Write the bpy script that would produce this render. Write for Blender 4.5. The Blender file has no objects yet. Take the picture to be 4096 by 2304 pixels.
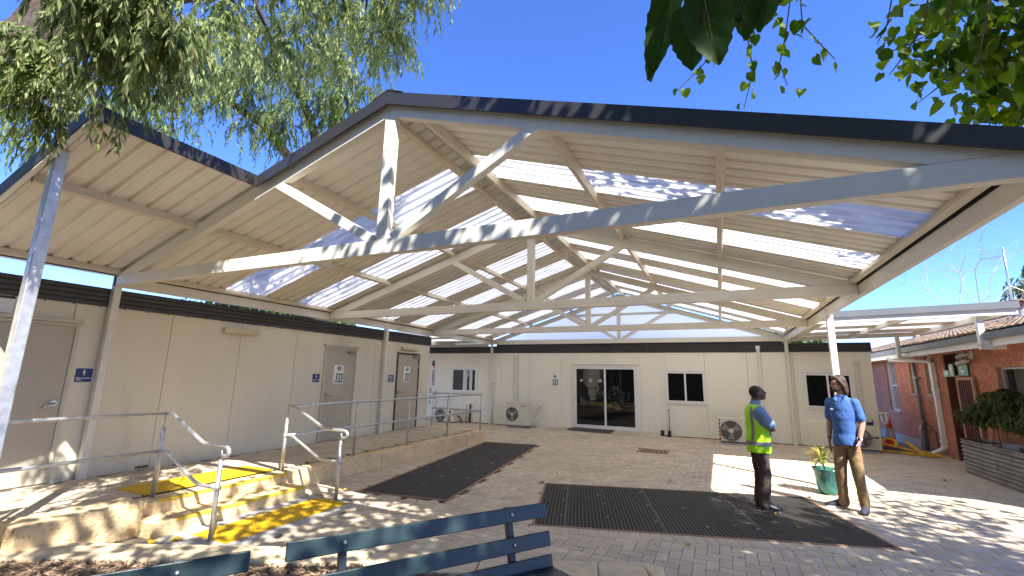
import bpy, bmesh, math, random
import numpy as np
from mathutils import Vector, Matrix

random.seed(7); rng = np.random.default_rng(11)
R = math.radians
sc = bpy.context.scene
COL = sc.collection

# ------------------------------------------------------------------ camera
def camera():
    yaw, pitch, roll = 0.4302, 0.1948, 0.0199
    cy, sy, cp, sp = math.cos(yaw), math.sin(yaw), math.cos(pitch), math.sin(pitch)
    w = Vector((-sy*cp, cy*cp, sp)); r = Vector((cy, sy, 0)); u = r.cross(w)
    r2 = r*math.cos(roll) + u*math.sin(roll); u2 = -r*math.sin(roll) + u*math.cos(roll)
    cd = bpy.data.cameras.new('camera'); cd.sensor_width = 36; cd.lens = 1795.35/4096*36
    cd.clip_start = 0.05; cd.clip_end = 3000
    co = bpy.data.objects.new('camera', cd); COL.objects.link(co)
    m = Matrix((r2, u2, -w)).transposed().to_4x4(); m.translation = (0, 0, 1.72)
    co.matrix_world = m; sc.camera = co
camera()

# ------------------------------------------------------------------ light
SUN = Vector((0.72, -0.53, 1.0)).normalized()          # towards the sun
wd = bpy.data.worlds.new('World'); sc.world = wd; wd.use_nodes = True
nt = wd.node_tree; nt.nodes.clear()
sky = nt.nodes.new('ShaderNodeTexSky'); sky.sky_type = 'NISHITA'; sky.sun_disc = False
sky.sun_elevation = math.asin(SUN.z); sky.sun_rotation = math.atan2(SUN.x, SUN.y)
sky.altitude = 3000; sky.air_density = 0.88; sky.dust_density = 0.0; sky.ozone_density = 4.4
bg = nt.nodes.new('ShaderNodeBackground'); bg.inputs['Strength'].default_value = 0.146
out = nt.nodes.new('ShaderNodeOutputWorld')
hsv = nt.nodes.new('ShaderNodeHueSaturation'); hsv.inputs['Saturation'].default_value = 1.13
tint = nt.nodes.new('ShaderNodeMix'); tint.data_type = 'RGBA'; tint.blend_type = 'MULTIPLY'; tint.inputs[0].default_value = 1; tint.inputs[7].default_value = (1.0, 0.915, 1.10, 1)
nt.links.new(sky.outputs[0], tint.inputs[6]); nt.links.new(tint.outputs[2], hsv.inputs['Color']); nt.links.new(hsv.outputs[0], bg.inputs[0]); nt.links.new(bg.outputs[0], out.inputs[0])
sd = bpy.data.lights.new('sun', 'SUN'); sd.energy = 4.6; sd.angle = R(0.53); sd.color = (1.0, 0.965, 0.90)
so = bpy.data.objects.new('sun', sd); COL.objects.link(so)
so.rotation_euler = SUN.to_track_quat('Z', 'Y').to_euler(); so.location = (6, -4, 12)
sc.view_settings.view_transform = 'Standard'; sc.view_settings.look = 'None'
sc.view_settings.gamma = 1; sc.view_settings.exposure = 1.7
sc.view_settings.use_curve_mapping = False
sc.render.engine = 'CYCLES'
sc.cycles.use_denoising = True
sc.cycles.max_bounces = 10; sc.cycles.diffuse_bounces = 5; sc.cycles.transparent_max_bounces = 12
sc.cycles.caustics_reflective = False; sc.cycles.caustics_refractive = False
sc.cycles.sample_clamp_indirect = 6

# ------------------------------------------------------------------ materials
def mat(name, color, rough=0.6, metal=0.0, var=0.0, vscale=3.0, bump=0.0, bscale=40.0, island=0.0,
        spec=0.4, c2=None, c2scale=6.0, c2lo=0.5, c2hi=0.62, c2fac=1.0, stretch=None, bdist=0.01):
    m = bpy.data.materials.new(name); m.use_nodes = True
    n = m.node_tree.nodes; l = m.node_tree.links
    b = n['Principled BSDF']; b.inputs['Roughness'].default_value = rough
    b.inputs['Metallic'].default_value = metal; b.inputs['Specular IOR Level'].default_value = spec
    b.inputs['Base Color'].default_value = (*color, 1)
    geo = n.new('ShaderNodeNewGeometry')
    vec = geo.outputs['Position']
    if stretch:
        mp = n.new('ShaderNodeMapping'); mp.inputs['Scale'].default_value = stretch
        l.new(vec, mp.inputs['Vector']); vec = mp.outputs[0]
    cur = None
    def rgb(c):
        r = n.new('ShaderNodeRGB'); r.outputs[0].default_value = (*c, 1); return r.outputs[0]
    if c2 is not None:
        t = n.new('ShaderNodeTexNoise'); t.inputs['Scale'].default_value = c2scale
        t.inputs['Detail'].default_value = 6; t.inputs['Roughness'].default_value = 0.65
        l.new(vec, t.inputs['Vector'])
        mr = n.new('ShaderNodeMapRange'); mr.inputs[1].default_value = c2lo; mr.inputs[2].default_value = c2hi
        mr.inputs[4].default_value = c2fac; l.new(t.outputs[0], mr.inputs[0])
        mx = n.new('ShaderNodeMix'); mx.data_type = 'RGBA'; l.new(mr.outputs[0], mx.inputs[0])
        l.new(rgb(color), mx.inputs[6]); l.new(rgb(c2), mx.inputs[7]); cur = mx.outputs[2]
    if var > 0 or island > 0:
        val = None
        if var > 0:
            t = n.new('ShaderNodeTexNoise'); t.inputs['Scale'].default_value = vscale
            t.inputs['Detail'].default_value = 5; t.inputs['Roughness'].default_value = 0.6
            l.new(vec, t.inputs['Vector'])
            mr = n.new('ShaderNodeMapRange'); mr.inputs[1].default_value = 0.3; mr.inputs[2].default_value = 0.7
            mr.inputs[3].default_value = 1-var; mr.inputs[4].default_value = 1+var; l.new(t.outputs[0], mr.inputs[0])
            val = mr.outputs[0]
        if island > 0:
            oi = n.new('ShaderNodeObjectInfo')
            ad = n.new('ShaderNodeMath'); ad.operation = 'ADD'
            l.new(geo.outputs['Random Per Island'], ad.inputs[0]); l.new(oi.outputs['Random'], ad.inputs[1])
            fr = n.new('ShaderNodeMath'); fr.operation = 'FRACT'; l.new(ad.outputs[0], fr.inputs[0])
            mr = n.new('ShaderNodeMapRange'); mr.inputs[3].default_value = 1-island; mr.inputs[4].default_value = 1+island
            l.new(fr.outputs[0], mr.inputs[0])
            if val is None: val = mr.outputs[0]
            else:
                mu = n.new('ShaderNodeMath'); mu.operation = 'MULTIPLY'; l.new(val, mu.inputs[0]); l.new(mr.outputs[0], mu.inputs[1]); val = mu.outputs[0]
        hs = n.new('ShaderNodeHueSaturation'); l.new(val, hs.inputs['Value'])
        l.new(cur if cur else rgb(color), hs.inputs['Color']); cur = hs.outputs[0]
    if cur: l.new(cur, b.inputs['Base Color'])
    if bump > 0:
        t = n.new('ShaderNodeTexNoise'); t.inputs['Scale'].default_value = bscale; t.inputs['Detail'].default_value = 6
        l.new(vec, t.inputs['Vector'])
        bp = n.new('ShaderNodeBump'); bp.inputs['Strength'].default_value = bump; bp.inputs['Distance'].default_value = bdist
        l.new(t.outputs[0], bp.inputs['Height']); l.new(bp.outputs[0], b.inputs['Normal'])
    return m

def leafmat(name, c_dark, c_light, trans=0.45, back=None):
    m = bpy.data.materials.new(name); m.use_nodes = True
    n = m.node_tree.nodes; l = m.node_tree.links; n.clear()
    geo = n.new('ShaderNodeNewGeometry'); oi = n.new('ShaderNodeObjectInfo')
    ad = n.new('ShaderNodeMath'); l.new(geo.outputs['Random Per Island'], ad.inputs[0]); l.new(oi.outputs['Random'], ad.inputs[1])
    fr = n.new('ShaderNodeMath'); fr.operation = 'FRACT'; l.new(ad.outputs[0], fr.inputs[0])
    mx = n.new('ShaderNodeMix'); mx.data_type = 'RGBA'; l.new(fr.outputs[0], mx.inputs[0])
    mx.inputs[6].default_value = (*c_dark, 1); mx.inputs[7].default_value = (*c_light, 1)
    d = n.new('ShaderNodeBsdfPrincipled'); d.inputs['Roughness'].default_value = 0.5; d.inputs['Specular IOR Level'].default_value = 0.2
    l.new(mx.outputs[2], d.inputs['Base Color'])
    t = n.new('ShaderNodeBsdfTranslucent')
    g = n.new('ShaderNodeHueSaturation'); g.inputs['Hue'].default_value = 0.485; g.inputs['Saturation'].default_value = 1.15; g.inputs['Value'].default_value = 1.6
    l.new(mx.outputs[2], g.inputs['Color']); l.new(g.outputs[0], t.inputs['Color'])
    ms = n.new('ShaderNodeMixShader'); ms.inputs[0].default_value = trans
    l.new(d.outputs[0], ms.inputs[1]); l.new(t.outputs[0], ms.inputs[2])
    o = n.new('ShaderNodeOutputMaterial'); l.new(ms.outputs[0], o.inputs[0])
    return m

def sheetmat(name, color, tfac, clear, dirt=0.0):
    m = bpy.data.materials.new(name); m.use_nodes = True
    n = m.node_tree.nodes; l = m.node_tree.links; n.clear()
    geo = n.new('ShaderNodeNewGeometry'); mp = n.new('ShaderNodeMapping'); mp.inputs['Scale'].default_value = (0.8, 5, 0.8); l.new(geo.outputs['Position'], mp.inputs['Vector'])
    ns = n.new('ShaderNodeTexNoise'); ns.inputs['Scale'].default_value = 2.2; ns.inputs['Detail'].default_value = 7; ns.inputs['Roughness'].default_value = 0.62; l.new(mp.outputs[0], ns.inputs['Vector'])
    rp = n.new('ShaderNodeMapRange'); rp.inputs[1].default_value = 0.42; rp.inputs[2].default_value = 0.72; rp.inputs[4].default_value = dirt; l.new(ns.outputs[0], rp.inputs[0])
    mc = n.new('ShaderNodeMix'); mc.data_type = 'RGBA'; l.new(rp.outputs[0], mc.inputs[0]); mc.inputs[6].default_value = (*color, 1); mc.inputs[7].default_value = (color[0]*.45, color[1]*.42, color[2]*.36, 1)
    d = n.new('ShaderNodeBsdfDiffuse'); l.new(mc.outputs[2], d.inputs[0])
    t = n.new('ShaderNodeBsdfTranslucent'); l.new(mc.outputs[2], t.inputs[0])
    a = n.new('ShaderNodeMixShader'); a.inputs[0].default_value = tfac; l.new(d.outputs[0], a.inputs[1]); l.new(t.outputs[0], a.inputs[2])
    tr = n.new('ShaderNodeBsdfTransparent'); tr.inputs[0].default_value = (0.9, 0.95, 1, 1)
    b = n.new('ShaderNodeMixShader'); b.inputs[0].default_value = clear; l.new(a.outputs[0], b.inputs[1]); l.new(tr.outputs[0], b.inputs[2])
    g = n.new('ShaderNodeBsdfGlossy'); g.inputs['Roughness'].default_value = 0.25
    c = n.new('ShaderNodeMixShader'); c.inputs[0].default_value = 0.05; l.new(b.outputs[0], c.inputs[1]); l.new(g.outputs[0], c.inputs[2])
    o = n.new('ShaderNodeOutputMaterial'); l.new(c.outputs[0], o.inputs[0])
    return m

M = {}
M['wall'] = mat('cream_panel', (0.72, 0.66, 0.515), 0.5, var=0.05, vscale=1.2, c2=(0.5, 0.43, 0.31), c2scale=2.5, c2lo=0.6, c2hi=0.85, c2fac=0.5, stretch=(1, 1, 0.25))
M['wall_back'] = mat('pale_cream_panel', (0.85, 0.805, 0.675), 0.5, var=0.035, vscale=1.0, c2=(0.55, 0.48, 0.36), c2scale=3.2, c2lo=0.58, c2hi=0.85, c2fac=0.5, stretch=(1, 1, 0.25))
M['door'] = mat('stone_door_paint', (0.47, 0.42, 0.33), 0.45, var=0.05, vscale=2)
M['frame'] = mat('stone_frame_paint', (0.56, 0.51, 0.41), 0.45, var=0.06, vscale=3)
M['darkframe'] = mat('dark_door_seal', (0.06, 0.045, 0.04), 0.5)
M['band'] = mat('dark_ribbed_steel', (0.050, 0.045, 0.047), 0.42, var=0.12, vscale=2)
M['black'] = mat('black_barge_steel', (0.034, 0.032, 0.033), 0.38, var=0.1, vscale=3)
M['steel'] = mat('cream_painted_steel', (0.73, 0.70, 0.615), 0.38, var=0.05, vscale=3, c2=(0.50, 0.44, 0.35), c2scale=4, c2lo=0.6, c2hi=0.85, c2fac=0.4)
M['purlin'] = mat('beige_purlin_steel', (0.70, 0.62, 0.50), 0.42, var=0.04, vscale=3)
M['sheet'] = mat('beige_roof_sheet', (0.81, 0.775, 0.72), 0.33, var=0.04, vscale=1.5)
M['opal'] = sheetmat('opal_roof_sheet', (0.92, 0.90, 0.84), 0.55, 0.010, 0.7)
M['infill'] = sheetmat('opal_gable_infill', (0.97, 0.96, 0.94), 0.60, 0.02)
M['limestone'] = mat('limestone', (0.73, 0.55, 0.31), 0.9, var=0.14, vscale=3, bump=0.7, bscale=28, c2=(0.30, 0.205, 0.105), c2scale=24, c2lo=0.55, c2hi=0.63, c2fac=0.62, bdist=0.02)
M['limesmooth'] = mat('limestone_smooth', (0.66, 0.53, 0.34), 0.9, var=0.12, vscale=4, bump=0.3, bscale=60, c2=(0.46, 0.37, 0.24), c2scale=7, c2lo=0.52, c2hi=0.75)
M['paver'] = mat('grey_clay_paver', (0.56, 0.465, 0.335), 0.85, var=0.10, vscale=0.9, bump=0.2, bscale=120, island=0.10, c2=(0.40, 0.33, 0.255), c2scale=2.0, c2lo=0.5, c2hi=0.8)
M['sand'] = mat('joint_sand', (0.13, 0.105, 0.08), 0.95, var=0.2, vscale=8)
M['ground'] = mat('bare_ground', (0.24, 0.2, 0.15), 0.95, var=0.2, vscale=0.6, bump=0.3, bscale=12)
M['concrete'] = mat('concrete_slab', (0.42, 0.395, 0.355), 0.85, var=0.1, vscale=3, bump=0.15, bscale=90)
M['tactile'] = mat('yellow_tactile', (0.68, 0.41, 0.01), 0.55, var=0.08, vscale=5, c2=(0.42, 0.26, 0.04), c2scale=9, c2lo=0.6, c2hi=0.95)
M['nosing'] = mat('faded_yellow_nosing', (0.62, 0.46, 0.06), 0.7, var=0.15, vscale=9)
M['galv'] = mat('galvanised_tube', (0.56, 0.57, 0.58), 0.42, metal=0.75, var=0.18, vscale=14)
M['rubber'] = mat('black_rubber', (0.018, 0.018, 0.019), 0.7, var=0.3, vscale=10)
M['matbar'] = mat('aluminium_mat_bar', (0.17, 0.15, 0.125), 0.5, metal=0.3, var=0.2, vscale=8)
M['rust'] = mat('rusty_angle', (0.33, 0.195, 0.12), 0.7, metal=0.2, var=0.2, vscale=9)
M['clip'] = mat('grey_mat_clip', (0.24, 0.24, 0.235), 0.5)
M['zincroof'] = mat('zinc_roof', (0.62, 0.63, 0.62), 0.5, var=0.1)
M['brick'] = mat('red_brick', (0.50, 0.20, 0.125), 0.85, var=0.12, vscale=5, bump=0.3, bscale=70, island=0.14)
M['mortar'] = mat('pale_mortar', (0.48, 0.29, 0.20), 0.95, var=0.12, vscale=7)
M['tile'] = mat('terracotta_tile', (0.30, 0.20, 0.125), 0.85, var=0.2, vscale=4, bump=0.3, bscale=50, island=0.28, c2=(0.15, 0.13, 0.105), c2scale=5, c2lo=0.42, c2hi=0.65)
M['white'] = mat('white_paint', (0.80, 0.79, 0.76), 0.4, var=0.03)
M['gutter'] = mat('grey_gutter', (0.165, 0.18, 0.19), 0.4, var=0.06)
M['glass'] = mat('dark_window_glass', (0.008, 0.008, 0.009), 0.025, spec=0.5)
M['brownglass'] = mat('brown_screen', (0.05, 0.034, 0.026), 0.25, spec=0.4)
M['blind'] = mat('pale_blind', (0.62, 0.66, 0.62), 0.6)
M['charcoal'] = mat('charcoal_gap', (0.05, 0.055, 0.06), 0.4)
M['red'] = mat('red_oxide_steel', (0.28, 0.045, 0.03), 0.6, var=0.15, vscale=6)
M['acbody'] = mat('ac_cream', (0.68, 0.64, 0.53), 0.42, var=0.04, vscale=5)
M['acdark'] = mat('ac_grille_dark', (0.075, 0.068, 0.058), 0.5)
M['acgrille'] = mat('ac_grille_wire', (0.29, 0.265, 0.225), 0.5)
M['blackpaint'] = mat('black_plastic', (0.014, 0.014, 0.015), 0.4)
M['yellow'] = mat('safety_yellow', (0.80, 0.45, 0.02), 0.5, var=0.1, vscale=8)
M['signblue'] = mat('sign_blue', (0.016, 0.045, 0.16), 0.4)
M['signwhite'] = mat('sign_white', (0.82, 0.82, 0.81), 0.5)
M['navy'] = mat('print_navy', (0.02, 0.035, 0.09), 0.5)
M['green'] = mat('print_green', (0.05, 0.24, 0.07), 0.5)
M['aedgreen'] = mat('sign_green', (0.02, 0.20, 0.105), 0.4)
M['palegreen'] = mat('sign_pale_green', (0.36, 0.56, 0.40), 0.5)
M['printred'] = mat('print_red', (0.62, 0.07, 0.035), 0.5)
M['printgrey'] = mat('print_grey', (0.35, 0.35, 0.35), 0.5)
M['bench'] = mat('dark_teal_bench', (0.016, 0.033, 0.036), 0.36, var=0.14, vscale=7, bump=0.12, bscale=50)
M['benchleg'] = mat('bench_frame_steel', (0.022, 0.026, 0.034), 0.4)
M['zinc'] = mat('zinc_bolt', (0.6, 0.6, 0.58), 0.3, metal=0.9)
M['chrome'] = mat('satin_chrome', (0.55, 0.54, 0.52), 0.25, metal=1.0)
M['mulch'] = mat('mulch_soil', (0.16, 0.10, 0.065), 0.95, var=0.35, vscale=20, bump=0.8, bscale=60, bdist=0.03)
M['chip'] = mat('bark_chip', (0.27, 0.18, 0.115), 0.9, island=0.55, var=0.15, vscale=30)
M['corten'] = mat('weathered_corrugated_steel', (0.27, 0.25, 0.23), 0.42, metal=0.55, var=0.22, vscale=2.5, c2=(0.12, 0.085, 0.065), c2scale=3, c2lo=0.5, c2hi=0.75)
M['pot'] = mat('teal_glazed_pot', (0.035, 0.20, 0.17), 0.16, var=0.14, vscale=3, spec=0.6, c2=(0.02, 0.10, 0.09), c2scale=2.5)
M['bark'] = mat('rough_bark', (0.075, 0.055, 0.042), 0.95, var=0.35, vscale=4, bump=1.0, bscale=18, bdist=0.06, stretch=(2.2, 2.2, 0.5))
M['twig'] = mat('brown_twig', (0.15, 0.095, 0.06), 0.85, var=0.2, vscale=9)
M['deadwood'] = mat('grey_deadwood', (0.36, 0.31, 0.27), 0.9)
M['cone'] = mat('orange_cone', (0.80, 0.065, 0.02), 0.45)
M['conewhite'] = mat('reflective_collar', (0.62, 0.62, 0.64), 0.35)
M['darkred'] = mat('dark_red_door', (0.105, 0.030, 0.022), 0.6)
M['dark'] = mat('dark_void', (0.012, 0.009, 0.008), 0.8)
M['alu'] = mat('aluminium_frame', (0.52, 0.50, 0.44), 0.4, metal=0.3)
M['pepper'] = leafmat('peppermint_leaf', (0.05, 0.09, 0.022), (0.31, 0.37, 0.155), 0.42)
M['pepper_far'] = leafmat('peppermint_leaf_far', (0.04, 0.075, 0.018), (0.19, 0.25, 0.075), 0.4)
M['mulberry'] = leafmat('mulberry_leaf', (0.032, 0.08, 0.010), (0.14, 0.20, 0.022), 0.47)
M['bigleaf'] = leafmat('big_mulberry_leaf', (0.03, 0.075, 0.014), (0.04, 0.09, 0.018), 0.32)
M['vein'] = mat('leaf_vein', (0.13, 0.19, 0.05), 0.5)
M['shrub'] = leafmat('dark_shrub_leaf', (0.03, 0.05, 0.012), (0.12, 0.15, 0.045), 0.38)
M['cordyline'] = leafmat('variegated_leaf', (0.09, 0.17, 0.02), (0.50, 0.42, 0.17), 0.4)
M['fallen'] = mat('fallen_leaf', (0.48, 0.33, 0.03), 0.7, island=0.35)
M['skin_dark'] = mat('dark_skin', (0.115, 0.052, 0.035), 0.5)
M['skin_light'] = mat('fair_skin', (0.40, 0.215, 0.15), 0.5)
M['hair_black'] = mat('black_hair', (0.012, 0.010, 0.010), 0.5, bump=0.4, bscale=130)
M['hair_brown'] = mat('brown_hair', (0.055, 0.032, 0.020), 0.5, bump=0.5, bscale=90, stretch=(3, 3, 0.4))
M['polo'] = mat('blue_polo', (0.05, 0.125, 0.36), 0.8, bump=0.25, bscale=9, bdist=0.03)
M['shirt'] = mat('light_blue_shirt', (0.165, 0.26, 0.44), 0.8, bump=0.3, bscale=10, bdist=0.03)
M['vest'] = mat('fluoro_vest', (0.42, 0.80, 0.015), 0.7, bump=0.3, bscale=8, bdist=0.03)
M['reflect'] = mat('reflective_tape', (0.20, 0.20, 0.22), 0.4, metal=0.3)
M['trouser_brown'] = mat('dark_brown_trousers', (0.062, 0.040, 0.032), 0.85, bump=0.4, bscale=9, bdist=0.03)
M['khaki'] = mat('khaki_chinos', (0.235, 0.155, 0.075), 0.85, bump=0.4, bscale=9, bdist=0.03)
M['shoe'] = mat('black_shoe', (0.016, 0.016, 0.02), 0.4)
M['shoe_navy'] = mat('navy_runner', (0.035, 0.04, 0.065), 0.6)
M['eye'] = mat('dark_eye', (0.01, 0.008, 0.007), 0.2)
M['lip'] = mat('lip', (0.25, 0.09, 0.07), 0.5)
M['lamp'] = mat('yellowed_light_cover', (0.62, 0.55, 0.38), 0.35, var=0.08, vscale=6)

# ------------------------------------------------------------------ mesh helpers
OFF = {}
def setp(o, label=None, cat=None, group=None, kind=None, category=None):
    cat = cat or category
    if label: o['label'] = label
    if cat: o['category'] = cat
    if group: o['group'] = group
    if kind: o['kind'] = kind
    return o
def thing(name, loc, label, cat, group=None):
    o = bpy.data.objects.new(name, None); o.empty_display_size = 0.1; COL.objects.link(o)
    o.location = loc; OFF[o] = Vector(loc)
    return setp(o, label, cat, group)
def link(name, me, parent=None, at=None):
    o = bpy.data.objects.new(name, me); COL.objects.link(o)
    if parent is not None:
        o.parent = parent; OFF[o] = OFF[parent]
        if at is not None: o.location = Vector(at) - OFF[parent]
    else:
        OFF[o] = Vector((0, 0, 0))
        if at is not None: o.location = at; OFF[o] = Vector(at)
    return o
class MB:
    def __init__(s): s.v = []; s.f = []
    def add(s, v, f):
        n = len(s.v); s.v += [tuple(p) for p in v]; s.f += [tuple(i+n for i in q) for q in f]; return s
    def box(s, x0, x1, y0, y1, z0, z1):
        x0, x1 = sorted((x0, x1)); y0, y1 = sorted((y0, y1)); z0, z1 = sorted((z0, z1))
        return s.add([(x0,y0,z0),(x1,y0,z0),(x1,y1,z0),(x0,y1,z0),(x0,y0,z1),(x1,y0,z1),(x1,y1,z1),(x0,y1,z1)],
                     [(0,3,2,1),(4,5,6,7),(0,1,5,4),(1,2,6,5),(2,3,7,6),(3,0,4,7)])
    def obox(s, c, ax, ay, az, hx, hy, hz):
        c, ax, ay, az = Vector(c), Vector(ax).normalized(), Vector(ay).normalized(), Vector(az).normalized()
        pts = [c+ax*hx*i+ay*hy*j+az*hz*k for k in (-1,1) for i,j in ((-1,-1),(1,-1),(1,1),(-1,1))]
        return s.add(pts, [(0,3,2,1),(4,5,6,7),(0,1,5,4),(1,2,6,5),(2,3,7,6),(3,0,4,7)])
    def bar(s, a, b, w, d, up=(0,1,0)):
        """rectangular bar from a to b; d is the size along up, w across"""
        a, b = Vector(a), Vector(b); t = (b-a).normalized(); u = Vector(up); u = (u - t*u.dot(t)).normalized(); k = t.cross(u)
        return s.obox((a+b)/2, t, k, u, (b-a).length/2, w/2, d/2)
    def prism(s, poly, f0, f1):
        """poly: list of 2-D points; f0,f1: functions 2-D -> 3-D for both ends"""
        n = len(poly); v = [f0(*p) for p in poly]+[f1(*p) for p in poly]
        return s.add(v, [tuple(range(n-1,-1,-1)), tuple(range(n,2*n))]+[(i,(i+1)%n,(i+1)%n+n,i+n) for i in range(n)])
    def tube(s, pts, r, n=8, caps=True):
        pts = [Vector(p) for p in pts]; rs = r if isinstance(r, (list, tuple)) else [r]*len(pts)
        ref = None; v = []; f = []
        for i, p in enumerate(pts):
            t = (pts[min(i+1, len(pts)-1)]-pts[max(i-1, 0)]).normalized()
            if ref is None:
                ref = Vector((0,0,1)) if abs(t.z) < 0.9 else Vector((1,0,0))
            a = (ref - t*ref.dot(t)).normalized(); b = t.cross(a); ref = a
            for k in range(n):
                g = 2*math.pi*k/n; v.append(p+(a*math.cos(g)+b*math.sin(g))*rs[i])
        for i in range(len(pts)-1):
            for k in range(n): f.append((i*n+k, i*n+(k+1)%n, (i+1)*n+(k+1)%n, (i+1)*n+k))
        if caps: f += [tuple(range(n-1,-1,-1)), tuple(range((len(pts)-1)*n, len(pts)*n))]
        return s.add(v, f)
    def ball(s, c, r, nu=10, nv=7, sc3=(1,1,1)):
        c = Vector(c); v = []; f = []
        for j in range(nv+1):
            th = math.pi*j/nv
            for i in range(nu):
                ph = 2*math.pi*i/nu
                v.append((c.x+r*sc3[0]*math.sin(th)*math.cos(ph), c.y+r*sc3[1]*math.sin(th)*math.sin(ph), c.z+r*sc3[2]*math.cos(th)))
        for j in range(nv):
            for i in range(nu): f.append((j*nu+i, (j+1)*nu+i, (j+1)*nu+(i+1)%nu, j*nu+(i+1)%nu))
        return s.add(v, f)
    def lathe(s, prof, c, n=24, axis='z'):
        v = []; f = []
        for r, h in prof:
            for i in range(n):
                g = 2*math.pi*i/n; a, b = r*math.cos(g), r*math.sin(g)
                v.append((c[0]+a, c[1]+b, c[2]+h) if axis == 'z' else (c[0]+a, c[1]+h, c[2]+b) if axis == 'y' else (c[0]+h, c[1]+a, c[2]+b))
        for j in range(len(prof)-1):
            for i in range(n): f.append((j*n+i, j*n+(i+1)%n, (j+1)*n+(i+1)%n, (j+1)*n+i))
        return s.add(v, f)
    def poly(s, pts): return s.add(pts, [tuple(range(len(pts)))])
    def mesh(s, name, m, off=(0,0,0), smooth=False):
        me = bpy.data.meshes.new(name)
        o = Vector(off); me.from_pydata([(p[0]-o.x, p[1]-o.y, p[2]-o.z) for p in s.v], [], s.f); me.update()
        if m: me.materials.append(M[m] if isinstance(m, str) else m)
        if smooth: me.shade_smooth()
        return me
    def build(s, name, m, parent=None, smooth=False, bevel=0, seg=2, fix=False, **kw):
        off = OFF[parent] if parent is not None else (0,0,0)
        me = s.mesh(name, m, off, smooth)
        if fix:
            bm = bmesh.new(); bm.from_mesh(me); bmesh.ops.recalc_face_normals(bm, faces=bm.faces); bm.to_mesh(me); bm.free()
        o = link(name, me, parent)
        if bevel:
            b = o.modifiers.new('bevel', 'BEVEL'); b.width = bevel; b.segments = seg; b.limit_method = 'ANGLE'; b.angle_limit = R(40)
        return setp(o, **kw) if kw else o
def npmesh(name, V, F, m, parent=None, smooth=False, **kw):
    """V (n,3) array, F (k,3|4) array"""
    off = np.array(OFF[parent]) if parent is not None else np.zeros(3)
    me = bpy.data.meshes.new(name); V = (V-off).astype(np.float32); F = F.astype(np.int32); k = F.shape[1]
    me.vertices.add(len(V)); me.vertices.foreach_set('co', V.ravel())
    me.loops.add(F.size); me.loops.foreach_set('vertex_index', F.ravel())
    me.polygons.add(len(F)); me.polygons.foreach_set('loop_start', np.arange(0, F.size, k, dtype=np.int32))
    me.polygons.foreach_set('loop_total', np.full(len(F), k, dtype=np.int32))
    me.update(calc_edges=True); me.validate()
    me.materials.append(M[m])
    if smooth: me.shade_smooth()
    o = link(name, me, parent)
    return setp(o, **kw) if kw else o
def text(parent, name, body, size, org, xa, ya, m, shear=0.0, align='LEFT', spacing=1.0, thick=0.001, bold=0.0):
    cu = bpy.data.curves.new('t', 'FONT'); cu.body = body; cu.size = size; cu.shear = shear; cu.align_x = align
    cu.space_character = spacing; cu.extrude = thick; cu.offset = bold; cu.resolution_u = 3
    o = bpy.data.objects.new('t', cu); COL.objects.link(o)
    bpy.context.view_layer.update()
    me = bpy.data.meshes.new_from_object(o.evaluated_get(bpy.context.evaluated_depsgraph_get()))
    bpy.data.objects.remove(o); bpy.data.curves.remove(cu)
    xa, ya = Vector(xa).normalized(), Vector(ya).normalized(); za = xa.cross(ya)
    mt = Matrix((xa, ya, za)).transposed().to_4x4(); mt.translation = Vector(org) - OFF[parent]
    me.transform(mt); me.name = name; me.materials.clear(); me.materials.append(M[m])
    return link(name, me, parent)
def ss(t): t = min(1, max(0, t)); return t*t*(3-2*t)

# ------------------------------------------------------------------ ground and paving
def gz(x, y):
    """the paving rises a little to the sliding door of the back building"""
    return 0.082*ss((y-12.6)/2.4)*ss((x+6.3)/1.5)*(1-ss((x+2.3)/1.2))
MB().poly([(-400,-400,-0.06),(400,-400,-0.06),(400,400,-0.06),(-400,400,-0.06)]).build('ground', 'ground', kind='structure')

KERB_FAR = [(-6.9,1.9),(-6.19,2.19),(-5.43,2.585),(-4.70,2.918),(-4.16,3.176),(-3.85,3.33),(-3.0,3.62),(-2.06,3.93),(-1.55,4.145),(-1.1,4.34),(-0.73,4.53)]
KERB_NEAR = [(-6.6,1.55),(-5.95,1.86),(-5.41,2.20),(-4.60,2.58),(-4.0,2.84),(-3.70,2.99),(-2.9,3.29),(-1.95,3.60),(-1.45,3.80),(-1.0,3.99),(-0.62,4.20)]
def kerb_y(x):
    return float(np.interp(x, [p[0] for p in KERB_NEAR]+[-0.55], [p[1] for p in KERB_NEAR]+[4.2])) if x < -0.55 else -9
class Rect:
    def __init__(s, c, ang, L, W): s.c = Vector(c); s.a = R(ang); s.L = L; s.W = W; s.ux = Vector((math.cos(s.a), math.sin(s.a))); s.uy = Vector((-math.sin(s.a), math.cos(s.a)))
    def loc(s, x, y): d = Vector((x, y))-s.c; return d.dot(s.ux), d.dot(s.uy)
    def inside(s, x, y, m=0): u, v = s.loc(x, y); return abs(u) < s.L/2+m and abs(v) < s.W/2+m
    def p(s, u, v, z): q = s.c+s.ux*u+s.uy*v; return (q.x, q.y, z)
G1 = Rect((-4.675, 8.42), 98.1, 5.55, 1.385)          # long mat beside the platform
G2 = Rect((-0.545, 6.93), 16.2, 3.87, 2.11)           # wide mat under the man in the vest

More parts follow.
